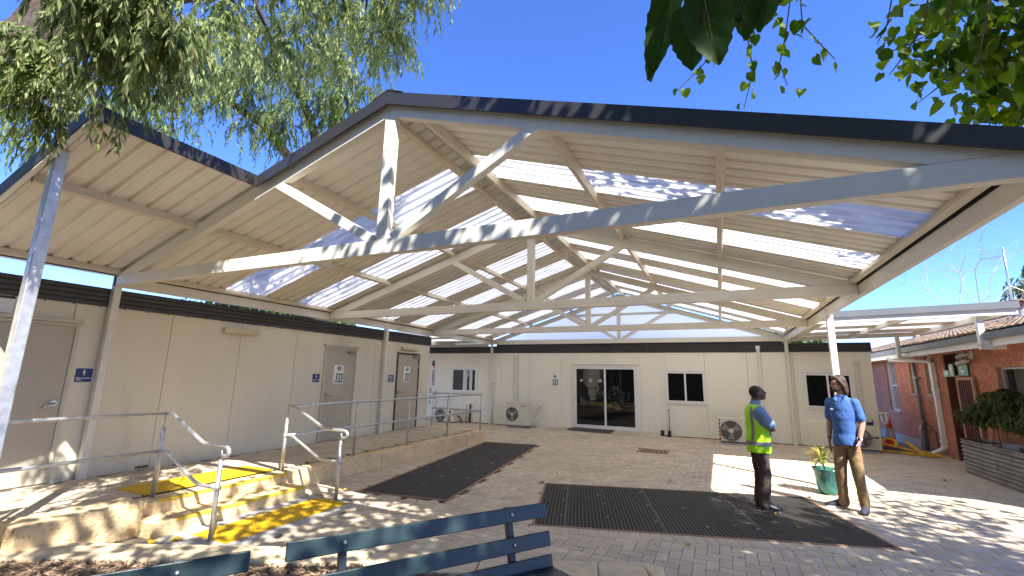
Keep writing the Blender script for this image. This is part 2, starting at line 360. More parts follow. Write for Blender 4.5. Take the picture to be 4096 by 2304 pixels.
paving = MB()
paving.add([(-6.2,-1.0,-0.03),(9,-1.0,-0.03),(9,12.4,-0.03),(-6.2,12.4,-0.03)], [(0,1,2,3)])
for i in range(30):                                    # bedding follows the rise to the door
    pass
xs = np.linspace(-11.2, 9, 60); ys = np.linspace(12.4, 15.4, 14); n0 = len(paving.v)
paving.v += [(x, y, gz(x, y)-0.03) for y in ys for x in xs]
paving.f += [(n0+j*60+i, n0+j*60+i+1, n0+(j+1)*60+i+1, n0+(j+1)*60+i) for j in range(13) for i in range(59)]
paving.add([(-11.2,11.3,-0.031),(-5.9,11.3,-0.031),(-5.9,12.4,-0.031),(-11.2,12.4,-0.031)], [(0,1,2,3)])
paving = paving.build('paving', 'sand', kind='structure')

def paver_unit(L, W, h=0.05, b=0.005):
    v = []
    for x, y, z in ((L/2, W/2, -h), (L/2, W/2, -b), (L/2-b, W/2-b, 0)):
        v += [(-x,-y,z),(x,-y,z),(x,y,z),(-x,y,z)]
    f = [(8,9,10,11)]
    for k in (0, 4):
        f += [(k+i, k+(i+1)%4, k+4+(i+1)%4, k+4+i) for i in range(4)]
    return v, f
PL, PW, J = 0.230, 0.115, 0.0032
uv_, uf_ = paver_unit(PL-J, PW-J)
pme = bpy.data.meshes.new('paver'); pme.from_pydata(uv_, [], uf_); pme.materials.append(M['paver'])
def in_bounds(x, y):
    if x < -5.88 and y < 11.3: return False
    if x > 4.95 or y > 15.24: return False
    if x < -0.6 and y < float(np.interp(x, [p[0] for p in KERB_FAR], [p[1] for p in KERB_FAR]))-0.05: return False
    if x < -4.45 and y < 5.12: return False            # slab at the foot of the steps
    return y > 3.0
spots = []
for ix in range(-100, 48):
    for iy in range(24, 136):
        k = (ix-iy) % 4
        if k == 0: cx, cy, ang = (ix+1)*PW, (iy+0.5)*PW, 0
        elif k == 3: cx, cy, ang = (ix+0.5)*PW, (iy+1)*PW, 1
        else: continue
        if not in_bounds(cx, cy) or G1.inside(cx, cy, 0.05) or G2.inside(cx, cy, 0.14): continue
        spots.append((cx, cy, ang*math.pi/2+random.gauss(0, 0.006), random.gauss(0, 0.0012)))
for g, m in ((G2, 0.115), (G1, 0.0)):                  # soldier course round the wide mat
    if m == 0: continue
    for sgn in (-1, 1):
        n = int(g.L/PW)+2
        for i in range(n):
            u = -g.L/2-PW/2+(i+0.5)*(g.L+PW)/n
            q = g.p(u, sgn*(g.W/2+0.035+PL/2), 0); spots.append((q[0], q[1], g.a+math.pi/2, 0.0045))
        n = int(g.W/PW)
        for i in range(n):
            v = -g.W/2+(i+0.5)*g.W/n
            q = g.p(sgn*(g.L/2+0.035+PL/2), v, 0); spots.append((q[0], q[1], g.a, 0.0045))
def seen(p):                                           # near and inside the camera's field first
    d = math.hypot(p[0], p[1]); az = math.degrees(math.atan2(p[0], p[1]))
    return d if (-60 < az < 22 and p[1] > 3.9) else d+100
spots.sort(key=seen)
for x, y, a, dz in spots[:300]:
    o = link('paver', pme, paving); o.location = (x, y, gz(x, y)+dz); o.rotation_euler = (0, 0, a)
UV = np.array(uv_); UF = np.array(uf_)
S = np.array(spots[300:]); ca, sa = np.cos(S[:,2]), np.sin(S[:,2])
VX = S[:,0,None]+ca[:,None]*UV[None,:,0]-sa[:,None]*UV[None,:,1]
VY = S[:,1,None]+sa[:,None]*UV[None,:,0]+ca[:,None]*UV[None,:,1]
GZ = np.vectorize(gz)(VX, VY)
VV = np.stack([VX, VY, GZ+UV[None,:,2]+S[:,3,None]], -1).reshape(-1, 3)
FF = (UF[None]+(np.arange(len(S))*len(UV))[:,None,None]).reshape(-1, 4)
npmesh('distant_pavers', VV, FF, 'paver', paving, kind='stuff')

# ------------------------------------------------------------------ matting in the paving
def matting(g, bar_along_v, label, seams):
    t = thing('drain_mat', (g.c.x, g.c.y, 0), label, 'mat')
    MB().add([g.p(-g.L/2,-g.W/2,-0.012), g.p(g.L/2,-g.W/2,-0.012), g.p(g.L/2,g.W/2,-0.012), g.p(-g.L/2,g.W/2,-0.012)], [(0,1,2,3)]).build('pit_floor', 'rubber', t)
    z = 0.006
    for a, b in (((-1,-1),(1,-1)),((1,-1),(1,1)),((1,1),(-1,1)),((-1,1),(-1,-1))):
        e = 0.02
        A = g.p(a[0]*(g.L/2+e), a[1]*(g.W/2+e), z-0.012); B = g.p(b[0]*(g.L/2+e), b[1]*(g.W/2+e), z-0.012)
        MB().bar(A, B, 0.034, 0.034, (0,0,1)).build('frame_edge', 'rust', t)
    n = int(g.L/0.0455); st = g.L/n
    me = MB().box(-0.0035, 0.0035, -g.W/2+0.012, g.W/2-0.012, -0.008, 0.0075).mesh('mat_bar', 'matbar')
    for i in range(n):
        u = -g.L/2+(i+0.5)*st
        q = g.p(u, 0, 0.004); o = link('mat_bar', me, t, q); o.rotation_euler = (0, 0, g.a)
    k = MB()
    for i in range(n):                                 # black rubber tread strips between the bars
        u = -g.L/2+(i+1.0)*st
        if abs(u) > g.L/2-0.01: continue
        for dv in (-0.010, 0.003):
            k.obox(g.p(u+dv+0.004, 0, 0.002), (g.ux.x,g.ux.y,0), (g.uy.x,g.uy.y,0), (0,0,1), 0.0055, g.W/2-0.012, 0.008)
    k.build('rubber_tread', 'rubber', t, kind='stuff')
    for u in seams:
        MB().obox(g.p(u, 0, 0.008), (g.ux.x,g.ux.y,0), (g.uy.x,g.uy.y,0), (0,0,1), 0.006, g.W/2-0.012, 0.006).build('seam_bar', 'matbar', t)
        for v in (-0.33, 0.02, 0.36):
            MB().obox(g.p(u-0.05, v*g.W+random.uniform(-.05,.05), 0.012), (g.ux.x,g.ux.y,0), (g.uy.x,g.uy.y,0), (0,0,1), 0.016, 0.022, 0.007).build('clip', 'clip', t)
            if random.random() < 0.8: MB().obox(g.p(u+0.52, v*g.W+random.uniform(-.1,.1), 0.012), (g.ux.x,g.ux.y,0), (g.uy.x,g.uy.y,0), (0,0,1), 0.016, 0.022, 0.007).build('clip', 'clip', t)
    return t
matting(G2, True, 'wide black strip mat set in the paving under the man in the vest', (-1.58, -0.43, 0.72))
matting(G1, True, 'long narrow black strip mat running beside the limestone platform', (-1.4, 0.0, 1.4))

# small brown drain grate
t = thing('drain_grate', (-1.59, 11.9, 0), 'small brown slotted drain grate in the paving in front of the back building', 'grate')
MB().add([(-1.945,11.63,0.004),(-1.24,11.63,0.004),(-1.24,12.15,0.004),(-1.945,12.15,0.004)], [(0,1,2,3)]).build('pit', 'dark', t)
for i in range(8):
    x = -1.945+0.705*(i+0.5)/8
    MB().box(x-0.028, x+0.028, 11.65, 12.13, -0.01, 0.012).build('slat', 'rust', t)
for y in (11.63, 12.15): MB().box(-1.97, -1.22, y-0.015, y+0.015, -0.01, 0.016).build('frame_edge', 'rust', t)

# ------------------------------------------------------------------ platform, steps
plat = thing('access_platform', (-6.8, 6.5, 0), 'raised paved platform with pitted limestone edge along the left building', 'platform')
MB().box(-7.9, -6.12, 2.1, 11.14, -0.02, 0.265).build('core', 'sand', plat)
def stones(y0, y1, L, x0=-6.115, x1=-5.885, z0=-0.03, z1=0.28, axis='y', hi=0.0):
    n = max(1, round((y1-y0)/L))
    for i in range(n):
        a, b = y0+(y1-y0)*i/n+0.003, y0+(y1-y0)*(i+1)/n-0.003; d = random.uniform(-.004,.004)
        k = MB()
        if axis == 'y': k.box(x0, x1+d, a, b, z0, z1+hi+random.uniform(-.003,.003))
        else: k.box(a, b, x0, x1, z0, z1+hi)
        k.build('limestone_block', 'limestone', plat, bevel=0.012)
stones(5.02, 11.28, 1.05)
stones(-7.8, -6.12, 1.0, 11.14, 11.30, axis='x')
stones(2.1, 3.12, 1.05, -6.13, -5.75, hi=0.035)
stones(-7.3, -6.135, 1.2, 2.0, 2.2, axis='x', z1=0.2)
MB().box(-6.1, -5.83, 3.12, 5.02, -0.03, 0.28).build('upper_step', 'limestone', plat, bevel=0.012)
MB().box(-5.83, -5.45, 3.08, 5.0, -0.03, 0.14).build('lower_step', 'limestone', plat, bevel=0.012)
for x, z in ((-5.83, 0.28), (-5.45, 0.14)):
    MB().box(x-0.045, x+0.004, 3.29, 4.98, z-0.030, z+0.004).build('nosing', 'nosing', plat, bevel=0.002)
# paved top of the platform
Sp = []
for ix in range(-68, -52):
    for iy in range(18, 98):
        k = (ix-iy) % 4
        if k == 0: cx, cy, ang = (ix+1)*PW, (iy+0.5)*PW, 0
        elif k == 3: cx, cy, ang = (ix+0.5)*PW, (iy+1)*PW, 1
        else: continue
        if -7.82 < cx < -6.22 and 2.2 < cy < 11.05: Sp.append((cx, cy, ang*math.pi/2, 0.279+random.gauss(0, .001)))
Sp = np.array(Sp); ca, sa = np.cos(Sp[:,2]), np.sin(Sp[:,2])
VV = np.stack([Sp[:,0,None]+ca[:,None]*UV[None,:,0]-sa[:,None]*UV[None,:,1], Sp[:,1,None]+sa[:,None]*UV[None,:,0]+ca[:,None]*UV[None,:,1], Sp[:,3,None]+UV[None,:,2]], -1).reshape(-1,3)
FF = (UF[None]+(np.arange(len(Sp))*len(UV))[:,None,None]).reshape(-1, 4)
npmesh('platform_pavers', VV, FF, 'paver', plat, kind='stuff')
MB().box(-5.45, -4.45, 2.6, 5.12, -0.03, -0.002).build('step_slab', 'concrete', kind='structure')
def tactile(x0, x1, y0, y1, z, label):
    t = thing('tactile_strip', ((x0+x1)/2, (y0+y1)/2, z), label, 'tactile paving')
    MB().box(x0, x1, y0, y1, z-0.002, z+0.005).build('base', 'tactile', t, bevel=0.002)
    k = MB(); st = 0.052
    for i in range(int((x1-x0)/st)):
        for j in range(int((y1-y0)/st)):
            k.lathe([(0.0125,0),(0.0105,0.004),(0.0,0.0045)], (x0+st*(i+.5), y0+st*(j+.5), z+0.005), 7)
    k.build('stud_field', 'tactile', t, kind='stuff')
tactile(-5.23, -4.665, 3.335, 5.02, 0.0, 'yellow studded warning strip on the ground at the foot of the steps')
tactile(-6.80, -6.165, 3.335, 5.02, 0.281, 'yellow studded warning strip at the top of the steps')

# ------------------------------------------------------------------ handrails
def bend(p, q, r, n=5):
    return None
def rail_end(y, label, sign, extra):
    t = thing('handrail', (-6.0, y, 0.28), label, 'handrail')
    k = MB().tube([(-6.005,y,0.27),(-6.005,y,1.05)], 0.024, 12); k.build('post', 'galv', t, smooth=True)
    MB().tube([(-6.005,y,1.05),(-6.005,y,1.19)], 0.0075, 8).build('post_pin', 'galv', t, smooth=True)
    MB().tube([(-4.90,y,-0.01),(-4.90,y,0.79)], 0.024, 12).build('post', 'galv', t, smooth=True)
    MB().tube([(-4.90,y,0.79),(-4.90,y,0.90)], 0.0075, 8).build('post_pin', 'galv', t, smooth=True)
    top = [(-6.005,y,1.207),(-5.93,y,1.212),(-5.87,y,1.205),(-5.80,y,1.178),(-5.28,y,0.955),(-5.22,y,0.934),(-5.15,y,0.928),(-4.87,y,0.928),(-4.83,y,0.922),(-4.797,y,0.902),(-4.785,y,0.872),(-4.797,y,0.845),(-4.83,y,0.830),(-4.885,y,0.828)]
    MB().tube(top, 0.0215, 12).build('top_rail', 'galv', t, smooth=True)
    mid = [(-6.0,y,0.783),(-5.87,y,0.786),(-5.83,y,0.775),(-5.77,y,0.745),(-5.31,y,0.535),(-5.25,y,0.513),(-5.18,y,0.507),(-4.90,y,0.505)]
    MB().tube(mid, 0.0195, 12).build('middle_rail', 'galv', t, smooth=True)
    for c in ((-4.90,y,0.505),(-6.005,y,0.783)):
        MB().ball(c, 0.037).build('ball_joint', 'galv', t, smooth=True)
    for p in extra['posts']:
        MB().tube([(p[0],p[1],0.27),(p[0],p[1],1.22)], 0.022, 12).build('post', 'galv', t, smooth=True)
        for z in (1.222, 0.785): MB().ball((p[0],p[1],z), 0.036).build('ball_joint', 'galv', t, smooth=True)
    for z in (1.22, 0.785):
        MB().tube([(q[0], q[1], z-(0.012 if i == 0 and z > 1 else 0)) for i, q in enumerate(extra['path'])], 0.0195, 12).build('long_rail', 'galv', t, smooth=True)
rail_end(3.325, 'galvanised handrail on the near side of the steps, running off past the first door', -1,
         dict(path=[(-6.0,3.325),(-6.0,1.95),(-6.0,0.9)], posts=[(-6.0,1.95),(-6.0,0.9)]))
rail_end(5.022, 'galvanised handrail on the far side of the steps, running along the platform edge', 1,
         dict(path=[(-6.005,5.022),(-6.01,6.485),(-6.025,8.03),(-6.025,9.57),(-6.05,11.276)], posts=[(-6.01,6.485),(-6.025,8.03),(-6.025,9.57),(-6.05,11.276)]))
t = thing('end_handrail', (-6.8, 11.3, 0.28), 'short galvanised handrail closing the far end of the platform', 'handrail')
MB().tube([(-7.67,11.34,0.0),(-7.67,11.34,1.21)], 0.022, 12).build('post', 'galv', t, smooth=True)
for z in (1.21, 0.79):
    MB().tube([(-7.67,11.34,z),(-6.09,11.28,z)], 0.0195, 12).build('long_rail', 'galv', t, smooth=True)
    MB().ball((-7.67,11.34,z), 0.036).build('ball_joint', 'galv', t, smooth=True)

# ------------------------------------------------------------------ garden bed: kerb, mulch
kt = thing('garden_kerb', (-3, 3.4, 0), 'curved pale limestone kerb along the mulched garden bed', 'kerb')
for i in range(len(KERB_FAR)-1):
    a, b, c, d = KERB_FAR[i], KERB_FAR[i+1], KERB_NEAR[i+1], KERB_NEAR[i]
    sh = lambda p, q, e: (p[0]+(q[0]-p[0])*e, p[1]+(q[1]-p[1])*e)
    P4 = [sh(d, c, .006), sh(c, d, .006), sh(b, a, .006), sh(a, b, .006)]; h = 0.118+random.uniform(-.004,.004)
    k = MB().prism(P4, lambda x, y: (x, y, -0.05), lambda x, y, h=h: (x, y, h)); k.build('kerb_block', 'limesmooth', kt, bevel=0.02, seg=3)
k = MB(); cx, cy = -0.675, 4.365; prof = []
for i in range(9):
    g = R(-57+i*22.5); prof.append((cx+0.165*math.cos(g)*0.9, cy+0.165*math.sin(g)))
k.prism(prof, lambda x, y: (x, y, -0.05), lambda x, y: (x, y, 0.117)); k.build('kerb_block', 'limesmooth', kt, bevel=0.02, seg=3)
nx, ny = 90, 60
gx = np.linspace(-9, 0.6, nx); gy = np.linspace(-4.5, 4.6, ny)
k = MB(); idx = {}
for j, y in enumerate(gy):
    for i, x in enumerate(gx):
        yk = kerb_y(x) if x < -0.56 else -0.5-(x+0.56)*2
        yy = min(y, yk)
        idx[i,j] = len(k.v); k.v.append((x, yy, 0.075+0.05*math.sin(x*1.7+y)*math.sin(y*1.3)*0.5+random.uniform(-.008,.012)-0.02*ss((yk-yy)/0.2-1)*0))
for j in range(ny-1):
    for i in range(nx-1):
        q = (idx[i,j], idx[i+1,j], idx[i+1,j+1], idx[i,j+1])
        if abs(k.v[q[0]][1]-k.v[q[3]][1])+abs(k.v[q[1]][1]-k.v[q[2]][1]) > 1e-6: k.f.append(q)
mul = k.build('garden_bed', 'mulch', kind='structure')
nC = 9000
cxs = rng.uniform(-7.2, -0.5, nC); cys = rng.uniform(0.0, 1.0, nC)
ky = np.interp(cxs, [p[0] for p in KERB_NEAR], [p[1] for p in KERB_NEAR]); cys = ky+0.03-cys**1.3*2.6
ang = rng.uniform(0, math.pi*2, nC); tl = rng.normal(0, .28, nC); L = rng.uniform(.012,.045, nC); W = rng.uniform(.004,.011, nC)
d = np.stack([np.cos(ang)*np.cos(tl), np.sin(ang)*np.cos(tl), np.sin(tl)], -1); s = np.stack([-np.sin(ang), np.cos(ang), rng.normal(0,.3,nC)], -1)
c = np.stack([cxs, cys, 0.082+0.025*np.sin(cxs*1.7+cys)*np.sin(cys*1.3)+rng.uniform(0,.022,nC)], -1); up = np.array([0,0,.003])
V = np.stack([c-d*L[:,None]-s*W[:,None]*.6, c+d*L[:,None]-s*W[:,None]*.5, c+d*L[:,None]*1.1+s*W[:,None]*.5, c-d*L[:,None]*.9+s*W[:,None], c-d*L[:,None]*.6+up*2, c+d*L[:,None]*.6+up*2], 1).reshape(-1,3)
F = (np.array([(0,1,5,4),(1,2,5,5),(2,3,4,5),(3,0,4,4)])[None]+(np.arange(nC)*6)[:,None,None])
F3 = np.concatenate([F[:,:,[0,1,2]].reshape(-1,3), F[:,[0,2],:][:,:,[0,2,3]].reshape(-1,3)])
npmesh('bark_mulch', V, F3, 'chip', label='loose brown bark chips covering the garden bed', category='mulch', kind='stuff')

# ------------------------------------------------------------------ the big canopy
XL, XR, XC = -7.741, 1.758, -2.99
TY = [3.353, 7.286, 11.219, 15.151]; ZB, ZT = 2.885, 3.04; SL = (4.55-3.04)/(XC-XL)
def ztop(x): return 4.55-SL*abs(x-XC)                   # top of rafters
cano = thing('gable_canopy', (XC, 9.2, 0), 'large open gable canopy of cream steel trusses under beige and clear roof sheets', 'canopy')
def beamx(name, x0, z0, x1, z1, w, d, y, m='steel', dep=0.1):
    a = Vector((x0, y+dep/2, z0)); b = Vector((x1, y+dep/2, z1))
    return a, b
for ti, y in enumerate(TY):
    dep = 0.09
    tr = MB().box(XL, XR, y, y+dep, ZB, ZT-0.001).build('truss', 'steel', cano, bevel=0.006)
    vt = 0.155/math.cos(math.atan(SL))
    for sgn in (-1, 1):
        xe = XL if sgn < 0 else XR
        poly = [(xe, ztop(xe)), (XC, 4.55), (XC, 4.55-vt), (xe-sgn*(vt-(ztop(xe)-ZT+0.0))/SL if 0 else xe-sgn*vt/SL*1.0, ZT-0.001+0.0)]
        poly = [(xe, ZT), (XC, 4.55), (XC, 4.55-vt), (xe-sgn*vt/SL, ZT)]
        MB().prism(poly, lambda x, z: (x, y+0.001, z), lambda x, z: (x, y+dep-0.001, z)).build('rafter', 'steel', tr, bevel=0.006, fix=True)
    pw = 0.1 if ti == 0 else 0.1
    MB().box(XC-pw*.65, XC+pw*.65, y+0.002, y+dep-0.002, ZT, 4.55-vt+0.01).build('king_post', 'steel', tr, bevel=0.006)
    for sgn in (-1, 1):
        a = Vector((XC+sgn*0.16, y+dep/2, ZT+0.03)); b = Vector((XC+sgn*1.62, y+dep/2, ztop(XC+1.62)-vt+0.02))
        MB().bar(a-(b-a).normalized()*0.05, b+(b-a).normalized()*0.04, 0.1, dep-0.006, (0,1,0)).build('web_strut', 'steel', tr, bevel=0.005)
PUR = [XC-3.11, XC-1.6, XC-0.145, XC+0.24, XC+1.66, XC+3.11]
for x in PUR:
    for y in TY: MB().obox((x+0.034, y+0.14, ztop(x)-0.05), (1,0,0), (0,1,0), (0,0,1), 0.003, 0.048, 0.045).build('cleat', 'purlin', cano)
    sg = 1 if x < XC else -1; y0 = 1.80 if x < -6 else TY[0]+0.02
    ax = Vector((1, 0, SL*sg)).normalized(); az = Vector((-SL*sg, 0, 1)).normalized()
    for a, b in zip(([y0]+[TY[0]+.01] if y0 < 3 else [y0])+TY[1:3], ([TY[0]] if y0 < 3 else [])+TY[1:]+[]):
        if b <= a: continue
        MB().obox(Vector((x, (a+b)/2, ztop(x)))+az*0.002, (0,1,0), ax, az, (b-a)/2-(0.05 if a > 3 else 0.004), 0.03, 0.052).build('purlin', 'purlin', cano, bevel=0.004)
# eave purlins and eave beams
for sgn, xe in ((-1, XL), (1, XR)):
    x = xe-sgn*0.05; az = Vector((sgn*SL, 0, 1)).normalized(); ax = Vector((1,0,-sgn*SL)).normalized()
    ys = ([1.78] if sgn < 0 else [])+TY
    for a, b in zip(ys[:-1], ys[1:]):
        MB().obox(Vector((x, (a+b)/2, ztop(x)))+az*0.018, (0,1,0), ax, az, (b-a)/2-0.004, 0.032, 0.034).build('purlin', 'purlin', cano, bevel=0.004)
    MB().box(xe+sgn*0.004, xe+sgn*0.07, TY[0] if sgn < 0 else 3.30, TY[3]+0.1, 2.868, 3.02).build('eave_beam', 'steel', cano, bevel=0.006)
    MB().box(xe+sgn*0.012, xe+sgn*0.066, 1.79 if sgn < 0 else 3.30, TY[3]+0.1, 3.0205, 3.088).build('eave_light_stop', 'black', cano)  # added black strip filling the shaded eave gap; stops sun leaking through
    gx0 = xe+sgn*0.075
    k = MB(); prof = [(0, 3.14), (0, 3.03), (sgn*0.11, 3.03), (sgn*0.125, 3.14), (sgn*0.11, 3.14), (sgn*0.098, 3.042), (sgn*0.012, 3.042), (sgn*0.012, 3.14)]
    k.prism(prof, lambda x, z: (gx0+x, 1.75 if sgn < 0 else 3.27, z), lambda x, z: (gx0+x, 15.3, z)); k.build('gutter', 'black' if sgn < 0 else 'steel', cano, fix=True)
for y in TY[1:]:
    for sgn, xe in ((-1, XL), (1, XR)):
        for dz in (0.045, 0.11): MB().lathe([(0.013,0),(0.013,-0.008),(0.006,-0.010),(0,-0.010)], (xe-sgn*0.06, y, ZB+dz), 6, 'y').build('bolt', 'purlin', cano)
# columns
for x0, x1, y0, y1, zb in ((XL-0.1, XL, 3.353, 3.443, 0.25), (XL-0.1, XL, 9.19, 9.28, 0.25), (XL-0.05, XL+0.03, 15.15, 15.24, -0.05),
                           (XR, XR+0.1, 9.355, 9.445, -0.05), (XR-0.0, XR+0.09, 15.15, 15.24, -0.05), (XR+0.0, XR+0.1, 3.36, 3.45, -0.05)):
    MB().box(x0, x1, y0, y1, zb, 3.0 if y0 > 15 else 3.03).build('column', 'steel', cano, bevel=0.008)
# the sheets
def rib_profile(y0, y1, pitch=0.188):
    n = max(1, round((y1-y0)/pitch)); p = (y1-y0)/n; pts = [(y0, 0)]
    for i in range(n):
        b = y0+i*p
        pts += [(b+0.050, 0), (b+0.066, 0.034), (b+0.094, 0.034), (b+0.110, 0), (b+0.140, 0), (b+0.144, 0.004), (b+0.150, 0.004), (b+0.154, 0)]
    return pts+[(y1, 0)]
def sheet(side, y0, y1, m, parent=cano, u0=None, u1=None, over=0.0):
    if side < 0: xa, xb = (XL-0.10 if u0 is None else u0), (XC-0.01 if u1 is None else u1)
    else: xa, xb = (XR+0.10 if u0 is None else u0), (XC+0.01 if u1 is None else u1)
    za, zb_ = ztop(xa)+0.056, ztop(xb)+0.056
    k = MB(); pr = rib_profile(y0, y1-0.0005); n = len(pr)
    k.v = [(xa, y, za+h) for y, h in pr]+[(xb, y, zb_+h) for y, h in pr]
    k.f = [(i, i+1, n+i+1, n+i) for i in range(n-1)]
    k.build('clear_sheet' if m == 'opal' else 'roof_sheet', m, parent)
LEFT = [(3.30,4.14,0),(4.14,4.88,0),(4.88,5.62,1),(5.62,6.36,0),(6.36,7.10,1),(7.10,7.84,0),(7.84,8.58,0),(8.58,9.32,1),(9.32,10.06,0),(10.06,10.80,1),(10.80,11.54,0),(11.54,12.28,0),(12.28,13.02,1),(13.02,13.76,0),(13.76,14.50,1),(14.50,15.24,0)]
RIGHT = [(3.30,3.95,0),(3.95,4.65,0),(4.65,5.36,1),(5.36,6.05,0),(6.05,6.73,1),(6.73,7.40,0),(7.40,8.06,0),(8.06,8.76,1),(8.76,9.45,0),(9.45,10.14,1),(10.14,10.78,0),(10.78,11.42,0),(11.42,12.08,1),(12.08,12.74,0),(12.74,13.42,1),(13.42,14.05,0),(14.05,14.65,1),(14.65,15.24,0)]
for side, S_ in ((-1, LEFT), (1, RIGHT)):
    for y0, y1, o in S_: sheet(side, y0, y1, 'opal' if o else 'sheet')
for y0, y1 in ((1.72,2.51),(2.51,3.30)): sheet(-1, y0, y1, 'sheet', u1=-4.90)
# black barge boards
def barge(name, x0, x1, y, parent=cano):
    for a, b in ((x0, x1),):
        az = 0.006
        poly = [(a, ztop(a)-0.055), (b, ztop(b)-0.055), (b, ztop(b)+0.085), (a, ztop(a)+0.085)]
        MB().prism(poly, lambda x, z: (x, y-0.03, z), lambda x, z: (x, y-0.012, z)).build('barge', 'black', parent, fix=True)
        poly = [(a, ztop(a)+0.083), (b, ztop(b)+0.083), (b, ztop(b)+0.093), (a, ztop(a)+0.093)]
        MB().prism(poly, lambda x, z: (x, y-0.012, z), lambda x, z: (x, y+0.14, z)).build('barge_cap', 'black', parent, fix=True)
barge('b', -4.90, XC, 3.32); barge('b', XC, XR+0.14, 3.32)
barge('b', XL-0.12, -4.90, 1.74)
k = MB().box(-4.915, -4.895, 1.711, 3.308, ztop(-4.9)-0.055, ztop(-4.9)+0.085); k.build('side_flashing', 'black', cano)
MB().box(-4.93, -4.916, 1.715, 3.30, ztop(-4.93)-0.035, ztop(-4.93)+0.04).build('side_trim', 'white', cano)
poly = [(XL-0.1, ztop(XL-0.1)-0.075), (-4.93, ztop(-4.93)-0.075), (-4.93, ztop(-4.93)-0.04), (XL-0.1, ztop(XL-0.1)-0.04)]
MB().prism(poly, lambda x, z: (x, 1.718, z), lambda x, z: (x, 1.76, z)).build('front_trim', 'white', cano, fix=True)
MB().box(-5.68, -5.585, 1.77, 1.865, -0.02, ztop(-5.63)+0.06).build('front_post', 'galv', cano, bevel=0.008)
# ridge capping
k = MB(); k.add([(XC-0.2, 3.28, ztop(XC-.2)+.095), (XC, 3.28, 4.66), (XC+0.2, 3.28, ztop(XC+.2)+.095), (XC-0.2, 15.3, ztop(XC-.2)+.095), (XC, 15.3, 4.66), (XC+0.2, 15.3, ztop(XC+.2)+.095)], [(0,1,4,3),(1,2,5,4)])
k.build('ridge_cap', 'sheet', cano)
# gable infill behind the last truss: opal sheet with an open slot under the roof
e = 0.16
poly = [(XL+0.45, 2.95), (XR-0.45, 2.95), (XC, ztop(XC)-e)]
poly = [(XL+0.35, 2.90), (XR-0.35, 2.90), (XR-0.35, ztop(XR-0.35)-e), (XC, ztop(XC)-e), (XL+0.35, ztop(XL+0.35)-e)]
MB().poly([(x, 15.29, z) for x, z in poly]).build('gable_infill', 'infill', cano)
MB().box(XC-2.2, XC+2.2, 15.262, 15.282, 3.82, 3.91).build('infill_rail', 'steel', cano)

# ------------------------------------------------------------------ lower link roofs
def flat_roof(name, label, x0, x1, y0, y1, z0, slope, sheets, rafters):
    t = thing(name, ((x0+x1)/2, (y0+y1)/2, z0), label, 'canopy')
    zz = lambda x: z0+slope*(x-x0)
    for ya, yb, m in sheets:
        k = MB(); pr = rib_profile(ya, yb-0.001); n = len(pr)
        k.v = [(x0, y, zz(x0)+h) for y, h in pr]+[(x1, y, zz(x1)+h) for y, h in pr]; k.f = [(i, i+1, n+i+1, n+i) for i in range(n-1)]
        k.build('clear_sheet' if m == 'opal' else 'roof_sheet', m, t)
    for y in (y0-0.05, y1):
        poly = [(x0, zz(x0)-0.12), (x1, zz(x1)-0.12), (x1, zz(x1)-0.002), (x0, zz(x0)-0.002)]
        MB().prism(poly, lambda x, z: (x, y, z), lambda x, z: (x, y+0.05, z)).build('beam', 'steel', t, fix=True, bevel=0.004)
    for x in rafters: MB().box(x-0.03, x+0.03, y0+0.001, y1-0.001, zz(x)-0.105, zz(x)-0.004).build('rafter', 'steel', t)
    poly = [(x0, zz(x0)-0.01), (x1+0.02, zz(x1)-0.01), (x1+0.02, zz(x1)+0.115), (x0, zz(x0)+0.115)]
    MB().prism(poly, lambda x, z: (x, y0-0.085, z), lambda x, z: (x, y0-0.055, z)).build('front_fascia', 'gutter', t, fix=True)
    return t
lr = flat_roof('link_canopy', 'low flat link canopy of cream steel between the gable canopy and the brick building', 1.84, 4.82, 10.78, 15.1, 2.997, 0.028,
          [(10.78,11.3,'opal'),(11.3,12.0,'sheet'),(12.0,12.7,'opal'),(12.7,13.4,'sheet'),(13.4,14.0,'opal'),(14.0,15.1,'sheet')], [2.0, 3.35, 4.72])
for y in (10.8, 15.0):
    MB().box(4.28, 4.37, y, y+0.09, 2.42, 3.0).build('post', 'steel', lr, bevel=0.006)
    MB().box(4.28, 4.62, y+0.001, y+0.088, 2.36, 2.45).build('bracket', 'steel', lr, bevel=0.004)
flat_roof('side_canopy', 'low flat canopy with clear sheets beyond the end of the left building', -12.5, -7.92, 11.36, 15.2, 2.93, 0.0,
          [(11.36,12.4,'opal'),(12.4,13.1,'sheet'),(13.1,13.8,'opal'),(13.8,15.2,'sheet')], [-11, -9.4])

